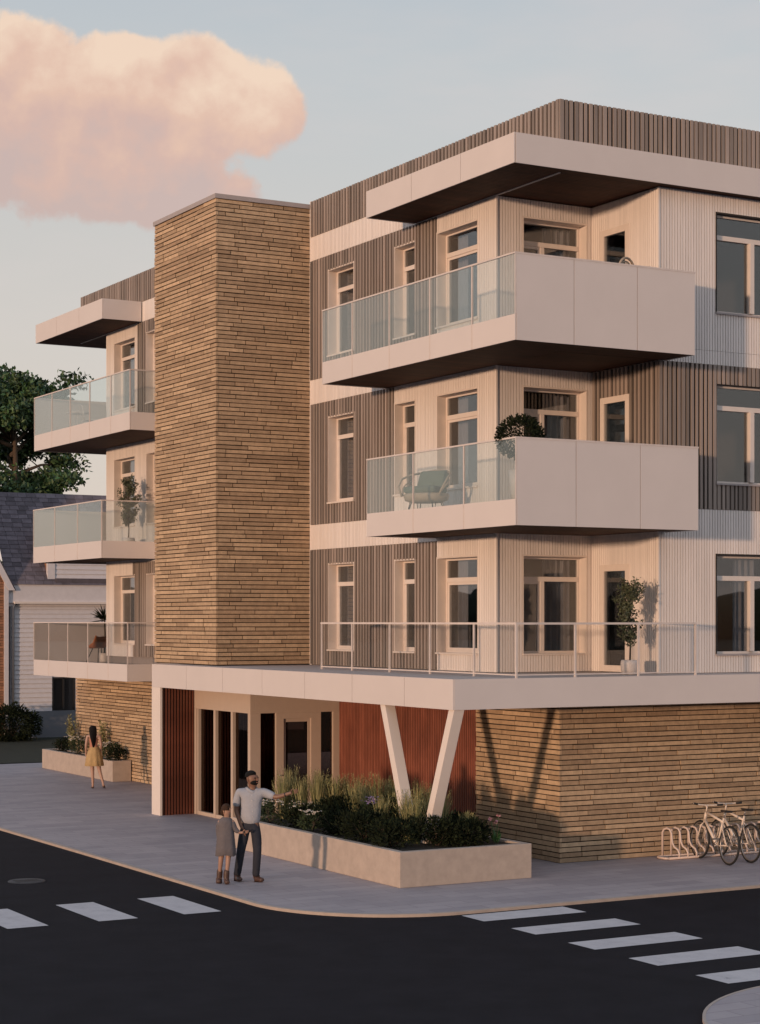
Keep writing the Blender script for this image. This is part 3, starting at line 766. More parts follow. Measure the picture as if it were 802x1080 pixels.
gs = [(16.3,32.3,.82),(16.0,32.0,.70),(16.75,32.0,.78),(16.75,31.3,.72),(16.95,30.7,.78),(17.05,30.2,.80),(17.05,29.7,.80),(16.9,29.3,.8),(17.2,29.0,.78),(16.6,30.3,.7),(16.5,29.7,.68),(16.2,31.6,.7),
      (16.05,28.3,.62),(16.3,27.85,.72),(16.15,27.35,.66),(16.75,27.5,.72),(16.95,28.2,.76),(16.95,27.0,.45),(16.5,31.5,.75),(17.2,31.8,.7),(17.3,30.9,.6)]
for x,y,h in gs:
    grass_clump('ornamental_grass', x, y, Z, h*1.12, h*.36, 190, 'feathery green and straw ornamental grass clump in the corner planter', 'ornamental grass', 'feathery grasses in the corner planter')
# bulb plant at the right end
e = empty('flowering_plant', (17.36,26.75,Z), label='broad bladed plant with pink blooms at the right end of the large planter', cat='flowering plant')
m = MB()
for i in range(16):
    a = random.uniform(0,6.28); m.leaf((math.cos(a)*.04, math.sin(a)*.04, 0), (math.cos(a)*.35, math.sin(a)*.35, 1), .035, random.uniform(.18,.30))
m.build('leaves', 'leaf_b', e)
m = MB(); f = MB()
for a, hh in ((.5,.44),(2.4,.40),(4.2,.36)):
    t = (math.cos(a)*.09, math.sin(a)*.09, hh); m.tube([(0,0,0),t], .005, 5)
    for k in range(12): f.leaf(t, rnd_unit(), .03, .045)
m.build('stem', 'leaf_b', e); f.build('flowers', 'petalp', e)
# far planter
mound('flowering_plant', 18.86, 48.2, .52, .40, .42, 900, .06, 'leaf', 'white flowering plant at the near end of the small planter', 'flowering plant', 'plants in the far planter', ('petal', 40))
mound('flowering_plant', 18.86, 50.6, .52, .38, .46, 900, .06, 'leaf', 'white flowering plant left of the walking woman in the small planter', 'flowering plant', 'plants in the far planter', ('petal', 40))
mound('evergreen_shrub', 18.86, 47.55, .52, .28, .36, 900, .06, 'leaf_d', 'dark low shrub at the right corner of the small planter', 'shrub', 'plants in the far planter')
mound('evergreen_shrub', 18.85, 51.8, .52, .34, .34, 900, .06, 'leaf_d', 'dark low shrub at the left end of the small planter', 'shrub', 'plants in the far planter')
for x, y, l in ((18.9,51.1,'tall yellow-green leafy plant at left in the small planter'),(18.92,48.75,'tall yellow-green leafy plant just right of the woman in the small planter')):
    e = empty('leafy_plant', (x,y,.52), label=l, cat='plant', group='tall plants in the far planter')
    m = MB(); s = MB()
    for i in range(16):
        a = random.uniform(0,6.28); q = random.uniform(.05,.33); hh = random.uniform(.7,1.1)
        t = Vector((math.cos(a)*q*.5, math.sin(a)*q, hh)); s.tube([(0,0,0), tuple(t*.5+Vector((0,0,.04))), tuple(t)], [.008,.005,.003], 5)
        for k in range(34):
            p = t*random.uniform(.25,1.); m.leaf(p, rnd_unit()+Vector((0,0,.5)), .025, .09)
    m.build('leaves', 'grassy', e); s.build('stem', 'bark', e)

# ================================================================= potted plants and furniture
def pot_mb(r, h): 
    m = MB(); m.lathe([(.001,0),(r*.75,0),(r*.95,h*.3),(r,h*.75),(r*.92,h),(r*.8,h),(r*.78,h*.85),(.001,h*.85)], (0,0,0), 24); return m
def potted_tree(x, y, z, H, r, label):
    e = empty('potted_tree', (x,y,z), label=label, cat='potted tree')
    pot_mb(.17,.26).build('pot', 'pot', e)
    s = MB(); s.tube([(0,0,.2),(.01,0,.5),(-.01,.01,.9),(0,0,H*.95)], [.018,.015,.012,.005], 6)
    m = MB()
    for i in range(62):
        z0 = random.uniform(.30,.92)*H; a = random.uniform(0,6.28); env = math.sin(math.pi*min(1,max(0,(z0/H-.22)/.85)))**.6
        t = Vector((math.cos(a)*r*env*random.uniform(.6,1.05), math.sin(a)*r*env*random.uniform(.6,1.05), z0+random.uniform(.05,.2)))
        b = Vector((0,0,z0-.05)); s.tube([tuple(b), tuple(b.lerp(t,.5)+Vector((0,0,.02))), tuple(t)], [.006,.004,.002], 4)
        for k in range(30):
            p = b.lerp(t, random.uniform(.3,1.05))+rnd_unit()*.05; m.leaf(p, rnd_unit()+Vector((0,0,.2)), .032, .065)
    s.build('trunk', 'bark', e); m.build('foliage', 'leaf_o', e)
potted_tree(20.62, 27.38, 3.293, 1.72, .27, 'slender olive tree in a white pot on the terrace beside the glass door')
potted_tree(18.66, 46.25, 6.15, 1.85, .30, 'slender olive tree in a pale pot on the middle left wing balcony')
# topiary ball
e = empty('topiary_bush', (18.0,26.98,6.152), label='round clipped dark bush in a tall white pot at the middle balcony corner', cat='potted bush')
m = MB(); m.lathe([(.001,0),(.13,0),(.17,.35),(.21,.66),(.19,.66),(.17,.6),(.001,.6)], (0,0,0), 24); m.build('pot', 'pot', e)
m = MB(); m.tube([(0,0,.55),(0,0,1.1)], .02, 6); m.build('trunk', 'bark', e)
m = MB()
for i in range(3200):
    u = rnd_unit(); k = random.uniform(.72,1.04); m.leaf((u.x*.40*k, u.y*.40*k, 1.22+u.z*.36*k), u+rnd_unit()*.8, .03, .055)
m.build('foliage', 'leaf_d', e)
# lounge armchair
e = empty('lounge_chair', (18.22,30.45,6.152), rad(155)-math.pi/2*0, label='wicker lounge chair with green cushions behind the glass of the middle balcony', cat='chair')
e.rotation_euler = (0,0,rad(-62))
m = MB()   # local: x = width, -y = front
m.lathe([(.001,.30),(.30,.30),(.42,.34),(.45,.42),(.43,.47),(.001,.47)], (0,0,0), 28, sx=1.0, sy=.8); m.build('seat_shell', 'wicker', e)
m = MB()
for s in (-1,1):
    m.tube([(s*.40,-.22,.42),(s*.49,-.20,.60),(s*.50,-.05,.76),(s*.44,.15,.84),(s*.30,.28,.88)], .02, 8)
    m.tube([(s*.40,-.18,.44),(s*.45,-.1,.58),(s*.46,.02,.66),(s*.40,.16,.72)], .015, 8)
m.tube([(-.30,.28,.88),(0,.34,.93),(.30,.28,.88)], .02, 8); m.build('arm_frame', 'wicker', e)
m = MB(); m.box((-.34,-.30,.47),(.34,.22,.60)); m.build('seat_cushion', 'cushion', e, bevel=.05)
m = MB(); m.hexa([(-.34,.16,.58),(.34,.16,.58),(.34,.28,.58),(-.34,.28,.58),(-.30,.26,.92),(.30,.26,.92),(.30,.36,.92),(-.30,.36,.92)]); m.build('back_cushion', 'cushion', e, bevel=.045)
for sx in (-1,1):
    for sy in (-1,1):
        m = MB(); m.tube([(sx*.22,sy*.16,.32),(sx*.30,sy*.24,0)], .011, 6); m.tube([(sx*.28,sy*.12,.32),(sx*.30,sy*.24,0)], .008, 6); m.build('leg', 'black', e)
# round wicker chair on the top balcony
e = empty('rattan_chair', (20.62,27.22,9.25), rad(20), label='round backed rattan chair peeping over the top balcony front', cat='chair')
m = MB()
m.tube([(.30*math.cos(a), .18, 1.12+.36*math.sin(a)) for a in [math.pi*2*i/28 for i in range(28)]], .022, 8, closed=True)
m.tube([(.24*math.cos(a), .20, 1.12+.30*math.sin(a)) for a in [math.pi*2*i/28 for i in range(28)]], .014, 8, closed=True); m.build('back_frame', 'wicker', e)
m = MB()
for i in range(-6,7):
    x = i*.042; h = math.sqrt(max(0,.29**2-x*x*1.2)); m.tube([(x,.19,1.12-h),(x,.19,1.12+h)], .006, 5)
m.build('back_spokes', 'wicker', e)
m = MB(); m.lathe([(.001,.40),(.28,.40),(.31,.44),(.28,.48),(.001,.48)], (0,0,0), 24); m.build('seat', 'wicker', e)
for sx in (-1,1):
    for sy in (-1,1):
        m = MB(); m.tube([(sx*.18,sy*.18,.42),(sx*.24,sy*.24,0)], .014, 6); m.build('leg', 'wicker', e)
# left wing, lowest balcony: shell chair and spiky plant
e = empty('shell_chair', (19.3,49.95,3.055), rad(200), label='orange leather shell chair with black legs on the lowest left wing balcony', cat='chair')
m = MB(); n = 18; prof = []
o0 = len(m.v)
for j in range(9):
    for i in range(n+1):
        t = i/n*2-1; u = j/8
        x = t*.36*(.75+.25*u); y = -.24+.42*u+.05*t*t; z = .44+.02*math.cos(t*3)+max(0,u-.55)**1.1*.75+abs(t)**3*.16*(1-abs(u-.5))
        m.v.append((x,y,z))
m.face([(j*(n+1)+i,j*(n+1)+i+1,(j+1)*(n+1)+i+1,(j+1)*(n+1)+i) for j in range(8) for i in range(n)], o0, None, True)
o = m.build('seat', 'orange', e); sd = o.modifiers.new('s','SOLIDIFY'); sd.thickness = .025
for sx in (-1,1):
    for sy in (-1,1):
        m = MB(); m.tube([(sx*.16,sy*.12,.43),(sx*.30,sy*.26,0)], .013, 6); m.build('leg', 'black', e)
e = empty('spiky_plant', (19.55,50.25,3.055), label='spiky dark palm-like plant behind the orange chair', cat='potted plant')
pot_mb(.16,.3).build('pot', 'pot', e)
m = MB(); m.tube([(0,0,.25),(.02,0,.8),(0,.01,1.25)], [.03,.025,.02], 7); m.build('trunk', 'bark', e)
m = MB()
for i in range(120):
    u = rnd_unit(); u.z = abs(u.z)*.9-.15; m.leaf((0,0,1.25+random.uniform(-.06,.08)), u, .035, random.uniform(.32,.46))
m.build('leaves', 'leaf_d', e)
# top wing balcony: small table and chair
e = empty('bistro_table', (18.55,49.6,9.25), label='small light wire table on the top left wing balcony', cat='table')
m = MB(); m.lathe([(.001,.70),(.34,.70),(.34,.72),(.001,.72)], (0,0,0), 24); m.build('table_top', 'rail', e)
for k in range(3):
    a = k*2.094; m = MB(); m.tube([(math.cos(a)*.1,math.sin(a)*.1,.70),(math.cos(a)*.28,math.sin(a)*.28,0)], .012, 6); m.build('leg', 'rail', e)
e = empty('wire_chair', (18.6,48.85,9.25), rad(80), label='light wire chair at the small table on the top left wing balcony', cat='chair')
m = MB(); m.box((-.2,-.2,.43),(.2,.2,.455)); m.build('seat', 'rail', e, bevel=.01)
m = MB(); m.tube([(-.2,.2,.44),(-.2,.25,.80),(0,.27,.86),(.2,.25,.80),(.2,.2,.44)], .012, 6); m.tube([(-.2,.23,.62),(.2,.23,.62)], .008, 6); m.build('backrest', 'rail', e)
for sx in (-1,1):
    for sy in (-1,1):
        m = MB(); m.tube([(sx*.18,sy*.18,.43),(sx*.2,sy*.2,0)], .01, 6); m.build('leg', 'rail', e)

# ================================================================= neighbour house
HY = 66.19
hs = empty('neighbour_house', (23.9,HY,0), label='white clapboard house with a steep slate roof beyond the lawn', cat='house')
ho = Vector((23.9,HY,0))
def H_(mb, name, mats, parent=None):
    o = mb.build(name, mats, hs if parent is None else parent)
    if parent is None: o.location = -ho
    return o
m = MB(); hole = [(23.76, 24.62, .93, 2.2)]
wall(m, 'y', HY+.02, 22.16, 34, .98, 4.9, .2, hole)
k = 0; z = .98
while z < 4.88:                      # clapboards, tilted
    for s, e in (((22.16,23.72),(24.66,34)) if z < 2.22 else ((22.16,34),)):
        m.hexa([(s,HY-.028,z),(e,HY-.028,z),(e,HY+.02,z),(s,HY+.02,z),(s,HY-.004,z+.165),(e,HY-.004,z+.165),(e,HY+.02,z+.165),(s,HY+.02,z+.165)])
    z += .168
m.box((22.16,HY+.2,0),(22.3,HY+9,4.9))
H_(m, 'wall', 'hwhite')
m = MB(); m.box((22.1,HY-.05,0),(34,HY+.3,.98)); H_(m, 'foundation', 'hgrey')
m = MB(); m.box((22.02,HY-.12,4.90),(34,HY+.02,5.58)); m.box((22.05,HY-.06,4.78),(34,HY+.0,4.9)); H_(m, 'frieze', 'hwhite')
m = MB(); m.box((22.25,HY-.2,4.87),(34,HY-.06,4.95)); H_(m, 'gutter', 'panel2')
m = MB(); m.tube([(22.32,HY-.1,4.9),(22.22,HY-.09,4.7),(22.22,HY-.09,0)], .05, 8); H_(m, 'downspout', 'hgrey')
# roof slope
RS = math.radians(57); ze = 5.58; zr = 9.03; dy = (zr-ze)/math.tan(RS)
m = MB(); rows = 21
for i in range(rows):
    t0, t1 = i/rows, (i+1)/rows; x = 22.0-.0
    while x < 34:
        l = random.uniform(.28,.42); ya, za = HY-.14+dy*t0, ze+(zr-ze)*t0; yb, zb = HY-.14+dy*t1, ze+(zr-ze)*t1
        m.hexa([(x,ya-.03,za-.01),(x+l-.01,ya-.03,za-.01),(x+l-.01,ya+.02,za-.01),(x,ya+.02,za-.01),(x,yb-.005,zb),(x+l-.01,yb-.005,zb),(x+l-.01,yb+.03,zb),(x,yb+.03,zb)])
        x += l
m.poly([(22,HY-.12,ze),(34,HY-.12,ze),(34,HY-.12+dy,zr-.02),(22,HY-.12+dy,zr-.02)])
m.poly([(22,HY-.12+dy,zr-.02),(34,HY-.12+dy,zr-.02),(34,HY+9,zr-.5),(22,HY+9,zr-.5)])
rf = H_(m, 'roof', 'slate')
# gable wing in front at the left edge: brick face, white rake and corner board
m = MB(); GY = HY-.14
gz = 5.7; ap = (19.6, 9.3)
o0 = 0
m.v = [(17.2,GY,0),(21.98,GY,0),(21.98,GY,gz),(19.59,GY,9.9),(17.2,GY,gz),(17.2,GY+6,0),(21.98,GY+6,0),(21.98,GY+6,gz),(19.59,GY+6,9.9),(17.2,GY+6,gz)]
m.face([(0,1,2,3,4),(5,9,8,7,6),(1,6,7,2),(0,4,9,5)])
gw = H_(m, 'gable_wing', 'mortar')
m = MB(); z = 0
while z < 9.6:
    half = 2.36 if z < gz else max(0, (9.85-z)/(9.9-gz)*2.36); x = 19.59-half+random.uniform(-.1,0)
    x = max(x, 19.59-half)
    while x < 19.59+half-.05:
        l = min(random.uniform(.2,.5), 19.59+half-x); m.box((x,GY-.03,z+.006),(x+l-.01,GY+.01,z+.09)); x += l
    z += .096
H_(m, 'brick_face', 'hbrick')
m = MB(); m.box((21.86,GY-.07,0),(22.02,GY+.6,gz)); 
m.hexa([(22.25,GY-.1,gz-.35),(22.02,GY-.1,gz-.35),(22.02,GY+.1,gz-.35),(22.25,GY+.1,gz-.35),(19.62,GY-.1,10.2),(19.55,GY-.1,9.85),(19.55,GY+.1,9.85),(19.62,GY+.1,10.2)])
H_(m, 'white_trim', 'hwhite')
m = MB(); m.hexa([(22.3,GY-.08,gz-.35),(22.25,GY-.08,gz-.35),(22.25,GY+6,gz-.35),(22.3,GY+6,gz-.35),(19.66,GY-.08,10.24),(19.62,GY-.08,10.2),(19.62,GY+6,10.2),(19.66,GY+6,10.24)]); H_(m, 'wing_roof', 'slate')
# dormer
DX = 23.55; DYf = HY+.02
m = MB(); m.box((DX+.26,DYf,5.5),(34,DYf+1.2,7.6))
z = 5.8
while z < 7.5:
    m.hexa([(DX+.3,DYf-.028,z),(34,DYf-.028,z),(34,DYf,z),(DX+.3,DYf,z),(DX+.3,DYf-.004,z+.165),(34,DYf-.004,z+.165),(34,DYf,z+.165),(DX+.3,DYf,z+.165)]); z += .168
dm = H_(m, 'dormer', 'hwhite')
m = MB(); m.box((DX,DYf-.05,5.56),(DX+.28,DYf+.1,7.62)); H_(m, 'corner_board', 'hwhite', dm)
m = MB(); z = 5.6
while z < 7.6:
    m.box((DX+.01,DYf+.1,z),(DX+.3,DYf+1.4,z+.085)); z += .095
H_(m, 'brick_cheek', 'hbrick', dm)
m = MB(); m.box((DX+.29,HY-.125,5.585),(34,HY+.0,5.80)); H_(m, 'slate_apron', 'slate', dm)
m = MB(); m.box((23.74,HY+.04,.95),(24.62,HY+.09,2.2)); m.cur = 0
w = H_(m, 'window', 'black'); 
m = MB(); 
for a in (23.76, 24.17, 24.58): m.box((a-.03,HY+.0,.95),(a+.03,HY+.04,2.2))
m.box((23.76,HY+.0,2.14),(24.6,HY+.04,2.2)); m.box((23.76,HY,.95),(24.6,HY+.04,1.0)); H_(m, 'frame', 'black', w)
m = MB(); m.box((23.78,HY+.03,1.0),(24.57,HY+.036,2.14)); H_(m, 'pane', 'pane', w)

# bush by the house
def bush(x, y, z, r, h, n, label):
    e = empty('bush', (x,y,z), label=label, cat='bush'); m = MB()
    for i in range(n):
        u = rnd_unit(); k = random.uniform(.6,1.05)*(1+.2*math.sin(u.x*7)*math.cos(u.y*6)); m.leaf((u.x*r*k, u.y*r*k, h*.5+u.z*h*.55*k), u+rnd_unit()*.7, .05, .12)
    m.build('foliage', 'leaf_d', e)
    s = MB()
    for i in range(5): a = i*1.25; s.tube([(0,0,0),(math.cos(a)*r*.4,math.sin(a)*r*.4,h*.6)], [.03,.012], 5)
    s.build('stem', 'bark', e)
bush(21.75, 64.9, 0.02, .95, 1.15, 5200, 'dark rounded bush on the lawn at the far left by the house corner')

# ================================================================= the tree behind the house
def big_tree(x, y, H, R_, n, label):
    e = empty('tree', (x,y,0), label=label, cat='tree'); s = MB(); m = MB(); ends = []
    s.tube([(0,0,0),(.1,.05,3.2),(0,.1,6.5),(.2,0,H*.7),(.1,.1,H*.93)], [.42,.34,.26,.14,.04], 9)
    for i in range(44):
        z0 = random.uniform(.30,.9)*H; a = random.uniform(0,6.28); up = (z0/H-.3)/.65
        L = R_*(math.sin(math.pi*(.25+.68*up)))*random.uniform(.7,1.12)
        b = Vector((0,.05,z0)); t = b+Vector((math.cos(a)*L, math.sin(a)*L, L*random.uniform(.15,.55)))
        md = b.lerp(t,.5)+Vector((0,0,.25)); s.tube([tuple(b),tuple(md),tuple(t)], [.12,.07,.03], 6)
        for k in range(4):
            q = b.lerp(t, random.uniform(.45,1)); w = q+Vector((random.uniform(-1,1),random.uniform(-1,1),random.uniform(-.3,.9)))*1.15
            s.tube([tuple(q),tuple(w)], [.04,.012], 5); ends.append(w)
        ends += [t, md.lerp(t,.6)]
    for c in ends:
        rr = random.uniform(.55,1.0)
        for k in range(n//len(ends)):
            u = rnd_unit()*rr*random.uniform(.2,1); p = c+Vector((u.x*1.15,u.y*1.15,u.z*.6)); m.leaf(p, rnd_unit()+Vector((0,0,-.1)), .15, .28)
    s.build('trunk', 'bark', e); m.build('crown', 'leaf_t', e)
big_tree(30.7, 91.5, 16.9, 4.5, 56000, 'big dark green leafy tree rising behind the slate roof')

# ================================================================= bicycles and rack
e = empty('bike_rack', (21.1,27.03,0), label='low cream metal bike rack with looped bars by the stone wall', cat='bike rack')
m = MB()
m.tube([(0,-.16,.03),(3.1,-.16,.03)], .022, 8); m.tube([(0,.16,.03),(3.1,.16,.03)], .022, 8); m.tube([(0,-.16,.03),(-.04,-.1,.03),(-.05,0,.03),(-.04,.1,.03),(0,.16,.03)], .022, 8)
m.build('base', 'rackm', e)
for i in range(15):
    x = .10+i*.195
    for dx in (0, .0):
        m = MB()
        pts = [(x,.16,.03),(x,.16,.46),(x+.01,.13,.52),(x+.03,.07,.545),(x+.05,.01,.52),(x+.06,-.02,.46),(x+.07,-.03,.30),(x+.09,-.06,.22),(x+.12,-.13,.17),(x+.13,-.16,.10),(x+.13,-.16,.03)]
        m.tube(pts, .019, 8); m.build('loop', 'rackm', e)
        break
def torus(m, c, R_, r, n=36, k=8, mi=None): m.tube([(c[0], c[1]+R_*math.cos(2*math.pi*i/n), c[2]+R_*math.sin(2*math.pi*i/n)) for i in range(n)], r, k, mi, closed=True)
def bike(loc, rz, lean, label):
    e = empty('bicycle', loc, rz, label=label, cat='bicycle', group='cream bicycles in the rack')
    e.rotation_euler = (0, rad(lean), rz)
    R_ = .34; F_ = (0,.52,R_); Rr = (0,-.52,R_); BB = (0,-.10,.29); ST = (0,-.27,.80); HT = (0,.36,.84); HB = (0,.39,.70)
    for nm, c in (('front_wheel', F_), ('rear_wheel', Rr)):
        w = MB(); torus(w, c, R_-.035, .012, mi=None); wo = w.build(nm, 'chrome', e)
        t = MB(); torus(t, c, R_-.014, .019); t.build('tyre', 'rubber', wo)
        s = MB()
        for i in range(20):
            a = 2*math.pi*i/20; s.tube([(.02*(1 if i%2 else -1), c[1], c[2]), (0, c[1]+(R_-.04)*math.cos(a), c[2]+(R_-.04)*math.sin(a))], .0022, 4)
        s.build('spokes', 'chrome', wo)
    m = MB(); m.tube([HB, BB], .026); m.tube([HT, ST[:2]+(.72,)], .021); m.tube([BB, ST], .018); m.tube([HT, HB], .026)
    for s in (-1,1):
        m.tube([BB, (s*.05,-.3,.31), (s*.06,Rr[1],Rr[2])], .011, 6); m.tube([(0,-.245,.70), (s*.05,-.36,.55), (s*.06,Rr[1],Rr[2])], .009, 6)
    m.build('frame', 'white', e)
    m = MB(); m.tube([HB,(0,.405,.66)], .022)
    for s in (-1,1): m.tube([(0,.405,.66),(s*.05,.43,.60),(s*.055,F_[1],F_[2])], .013, 6)
    m.build('fork', 'white', e)
    m = MB(); m.tube([HT,(0,.34,.93),(0,.38,.96)], .014); m.tube([(-.3,.30,.99),(-.12,.37,.965),(0,.38,.96),(.12,.37,.965),(.3,.30,.99)], .012)
    h = m.build('handlebar', 'white', e)
    m = MB()
    for s in (-1,1): m.tube([(s*.30,.30,.99),(s*.20,.34,.975)], .019)
    m.build('grips', 'rubber', h)
    m = MB(); m.tube([ST,(0,-.30,.90)], .013); m.build('seat_post', 'chrome', e)
    m = MB(); m.hexa([(-.07,-.44,.90),(.07,-.44,.90),(.02,-.17,.90),(-.02,-.17,.90),(-.08,-.45,.94),(.08,-.45,.94),(.018,-.16,.93),(-.018,-.16,.93)]); m.build('saddle', 'black', e, bevel=.012)
    m = MB(); torus(m, (.05,BB[1],BB[2]), .085, .008); 
    for k in range(5):
        a = k*1.257; m.tube([(.05,BB[1],BB[2]),(.05,BB[1]+.085*math.cos(a),BB[2]+.085*math.sin(a))], .006, 5)
    m.tube([(-.06,BB[1],BB[2]),(.08,BB[1],BB[2])], .016); m.tube([(.08,BB[1],BB[2]),(.085,BB[1]+.12,BB[2]-.12)], .009, 6); m.tube([(-.08,BB[1],BB[2]),(-.085,BB[1]-.12,BB[2]+.12)], .009, 6)
    m.box((.08,BB[1]+.09,BB[2]-.14),(.17,BB[1]+.16,BB[2]-.115)); m.box((-.17,BB[1]-.16,BB[2]+.115),(-.08,BB[1]-.09,BB[2]+.14))
    m.build('crankset', 'chrome', e)
    return e
bike((21.68,26.36,.0), rad(-10), 4, 'nearer cream bicycle parked at the left of the rack')
bike((22.20,26.42,.0), rad(-8), 3, 'second cream bicycle with grey saddle behind the first one')

# ================================================================= people
def skin_mesh(name, J, E, matn, parent, root, sub=2, quick=True):
    names = list(J); me = bpy.data.meshes.new(name)
    me.from_pydata([J[n][0] for n in names], [(names.index(a), names.index(b)) for a, b in E], [])
    o = bpy.data.objects.new(name, me); C.objects.link(o)
    md = o.modifiers.new('skin', 'SKIN'); md.branch_smoothing = .6; md.use_smooth_shade = True
    if not me.skin_vertices: 
        me.attributes.new if False else None
        bpy.context.view_layer.update()
    if not me.skin_vertices:
        bpy.context.view_layer.objects.active = o; o.select_set(True); bpy.ops.mesh.customdata_skin_add(); o.select_set(False)
    sv = me.skin_vertices[0].data
    for i, n in enumerate(names):
        r = J[n][1]; r = (r, r) if not isinstance(r, tuple) else r
        sv[i].radius = r; sv[i].use_root = n in root
    s = o.modifiers.new('sub', 'SUBSURF'); s.levels = sub; s.render_levels = sub
    dg = bpy.context.evaluated_depsgraph_get(); dg.update()
    nm = bpy.data.meshes.new_from_object(o.evaluated_get(dg)); nm.name = name
    for p in nm.polygons: p.use_smooth = True
    nm.materials.clear(); nm.materials.append(M[matn])
    o2 = bpy.data.objects.new(name, nm); C.objects.link(o2); bpy.data.objects.remove(o); o2.parent = parent
    return o2
def hand(J, E, R_, key, wrist, palm, d, side, s=1.):
    """palm blob joined to the wrist plus five finger chains rooted in the palm (d = finger direction, side = thumb side)"""
    d = Vector(d).normalized(); side = Vector(side).normalized(); p = Vector(palm)
    J[key+'p'] = (tuple(p), .028*s); E.append((wrist, key+'p'))
    up = d.cross(side).normalized()
    for k, L in enumerate((.068,.078,.074,.058)):
        off_ = side*(.027-.018*k)*s; a = p+d*.03*s+off_; b = a+d*L*.5*s; c = b+(d*.8-up*.35).normalized()*L*.55*s
        J[f'{key}f{k}a'] = (tuple(a), .0085*s); J[f'{key}f{k}b'] = (tuple(b), .0078*s); J[f'{key}f{k}c'] = (tuple(c), .006*s)
        E += [(f'{key}f{k}a', f'{key}f{k}b'), (f'{key}f{k}b', f'{key}f{k}c')]; R_.append(f'{key}f{k}a')
    a = p+side*.02*s-d*.015*s; b = a+(side*.8+d*.6).normalized()*.035*s; c = b+(side*.3+d).normalized()*.03*s
    J[key+'ta'] = (tuple(a), .011*s); J[key+'tb'] = (tuple(b), .009*s); J[key+'tc'] = (tuple(c), .007*s)
    E += [(key+'ta', key+'tb'), (key+'tb', key+'tc')]; R_.append(key+'ta')

# local frame of every person: +x to the viewer's right, -y towards the viewer, z up
def head(parent, c, r, face, skin, hairm, style, s=1.):
    """ears, nose, brow, lips and eyes on the head plus hair; face = direction looked at"""
    pass
MAN = empty('person', (13.42,28.07,0), YAW, label='bearded man in a pale shirt and dark jeans pointing towards the planter', cat='person')
J = {'hip':((.03,0,.92),(.14,.10)), 'bel':((.03,0,1.06),(.135,.10)), 'che':((.035,0,1.27),(.165,.105)), 'upc':((.04,0,1.40),(.13,.085)), 'nek':((.045,-.0,1.49),.056),
     'hea':((.066,-.022,1.565),(.076,.084)), 'mid':((.060,-.010,1.63),(.098,.108)), 'top':((.052,.005,1.69),(.092,.100)),
     'shl':((-.145,0,1.42),.062), 'ell':((-.20,.03,1.13),.043), 'wrl':((-.12,-.06,.90),.028),
     'shr':((.225,0,1.42),.062), 'elr':((.44,-.08,1.34),.045), 'wrr':((.63,-.16,1.405),.028),
     'tl':((-.05,0,.86),.088), 'kl':((-.12,-.02,.50),.058), 'al':((-.19,.10,.10),.040), 'hl':((-.20,.12,.05),.04), 'fl':((-.14,-.06,.035),.036),
     'tr':((.11,0,.86),.088), 'kr':((.14,-.06,.49),.058), 'ar':((.11,-.02,.10),.040), 'hr':((.10,.0,.05),.04), 'fr':((.22,-.12,.035),.036)}
E_ = [('hip','bel'),('bel','che'),('che','upc'),('upc','nek'),('nek','hea'),('hea','mid'),('mid','top'),('upc','shl'),('shl','ell'),('ell','wrl'),('upc','shr'),('shr','elr'),('elr','wrr'),
      ('hip','tl'),('tl','kl'),('kl','al'),('al','hl'),('hl','fl'),('hip','tr'),('tr','kr'),('kr','ar'),('ar','hr'),('hr','fr')]
R_ = ['hip']
hand(J, E_, R_, 'L', 'wrl', (-.085,-.08,.83), (.25,-.1,-1), (.5,-1,.1)); hand(J, E_, R_, 'R', 'wrr', (.69,-.18,1.425), (1,-.25,.35), (-.3,-.2,1))
MAN.scale = (1.04,1.04,1.03)
body = skin_mesh('body', J, E_, 'skin', MAN, R_)
def face_bits(parent, c, fd, skin, s=1., beard=None):
    fd = Vector(fd).normalized(); sd = fd.cross(Vector((0,0,1))).normalized(); c = Vector(c); r = .088*s
    m = MB(); p = c+fd*r*.98; m.hexa([tuple(p+sd*k*.016*s+Vector((0,0,-.022*s))+fd*q*s) for k,q in ((-1,0),(1,0),(.8,.03),(-.8,.03))]+[tuple(p+sd*k*.007*s+Vector((0,0,.028*s))+fd*q*s) for k,q in ((-1,0),(1,0),(.8,.008),(-.8,.008))])
    m.build('nose', skin, parent, bevel=.003)
    for k in (-1,1):
        m = MB(); q = c+fd*r*.90+sd*k*.031*s+Vector((0,0,.018*s)); m.ball(tuple(q), .012*s,.012*s,.008*s, 8, 6); m.build('eye', 'hair', parent)
        m = MB(); q = c+sd*k*.082*s-fd*.005; m.ball(tuple(q), .014*s,.014*s,.032*s, 8, 6); m.build('ear', skin, parent)
    m = MB(); q = c+fd*r*.93+Vector((0,0,-.048*s)); m.ball(tuple(q), .022*s,.016*s,.007*s, 10, 6); m.build('mouth', 'top', parent)
fd = (.75,-.65,.02)
face_bits(body, (.062,-.012,1.625), fd, 'skin', 1.08)
def hair_cap(parent, c, rx, ry, rz, matn, fd, low=.0, name='hair'):
    fd = Vector(fd).normalized(); m = MB(); n, k = 24, 12; o = 0
    pts = []
    for i in range(k+1):
        th = math.pi*.54*i/k
        for j in range(n):
            an = 2*math.pi*j/n; d = Vector((math.sin(th)*math.cos(an), math.sin(th)*math.sin(an), math.cos(th)))
            front = max(0, d.dot(fd)); lim = 1.
            w = 1+.03*math.sin(an*9+i*2)
            zz = d.z
            if front > .35 and zz < .45: d = d*(.86); 
            m.v.append((c[0]+d.x*rx*w, c[1]+d.y*ry*w, c[2]+zz*rz*w))
    m.face([(i*n+j, i*n+(j+1)%n, (i+1)*n+(j+1)%n, (i+1)*n+j) for i in range(k) for j in range(n)], 0, None, True)
    return m.build(name, matn, parent)
hair_cap(MAN, (.034,.022,1.668), .097, .105, .090, 'hair', fd)
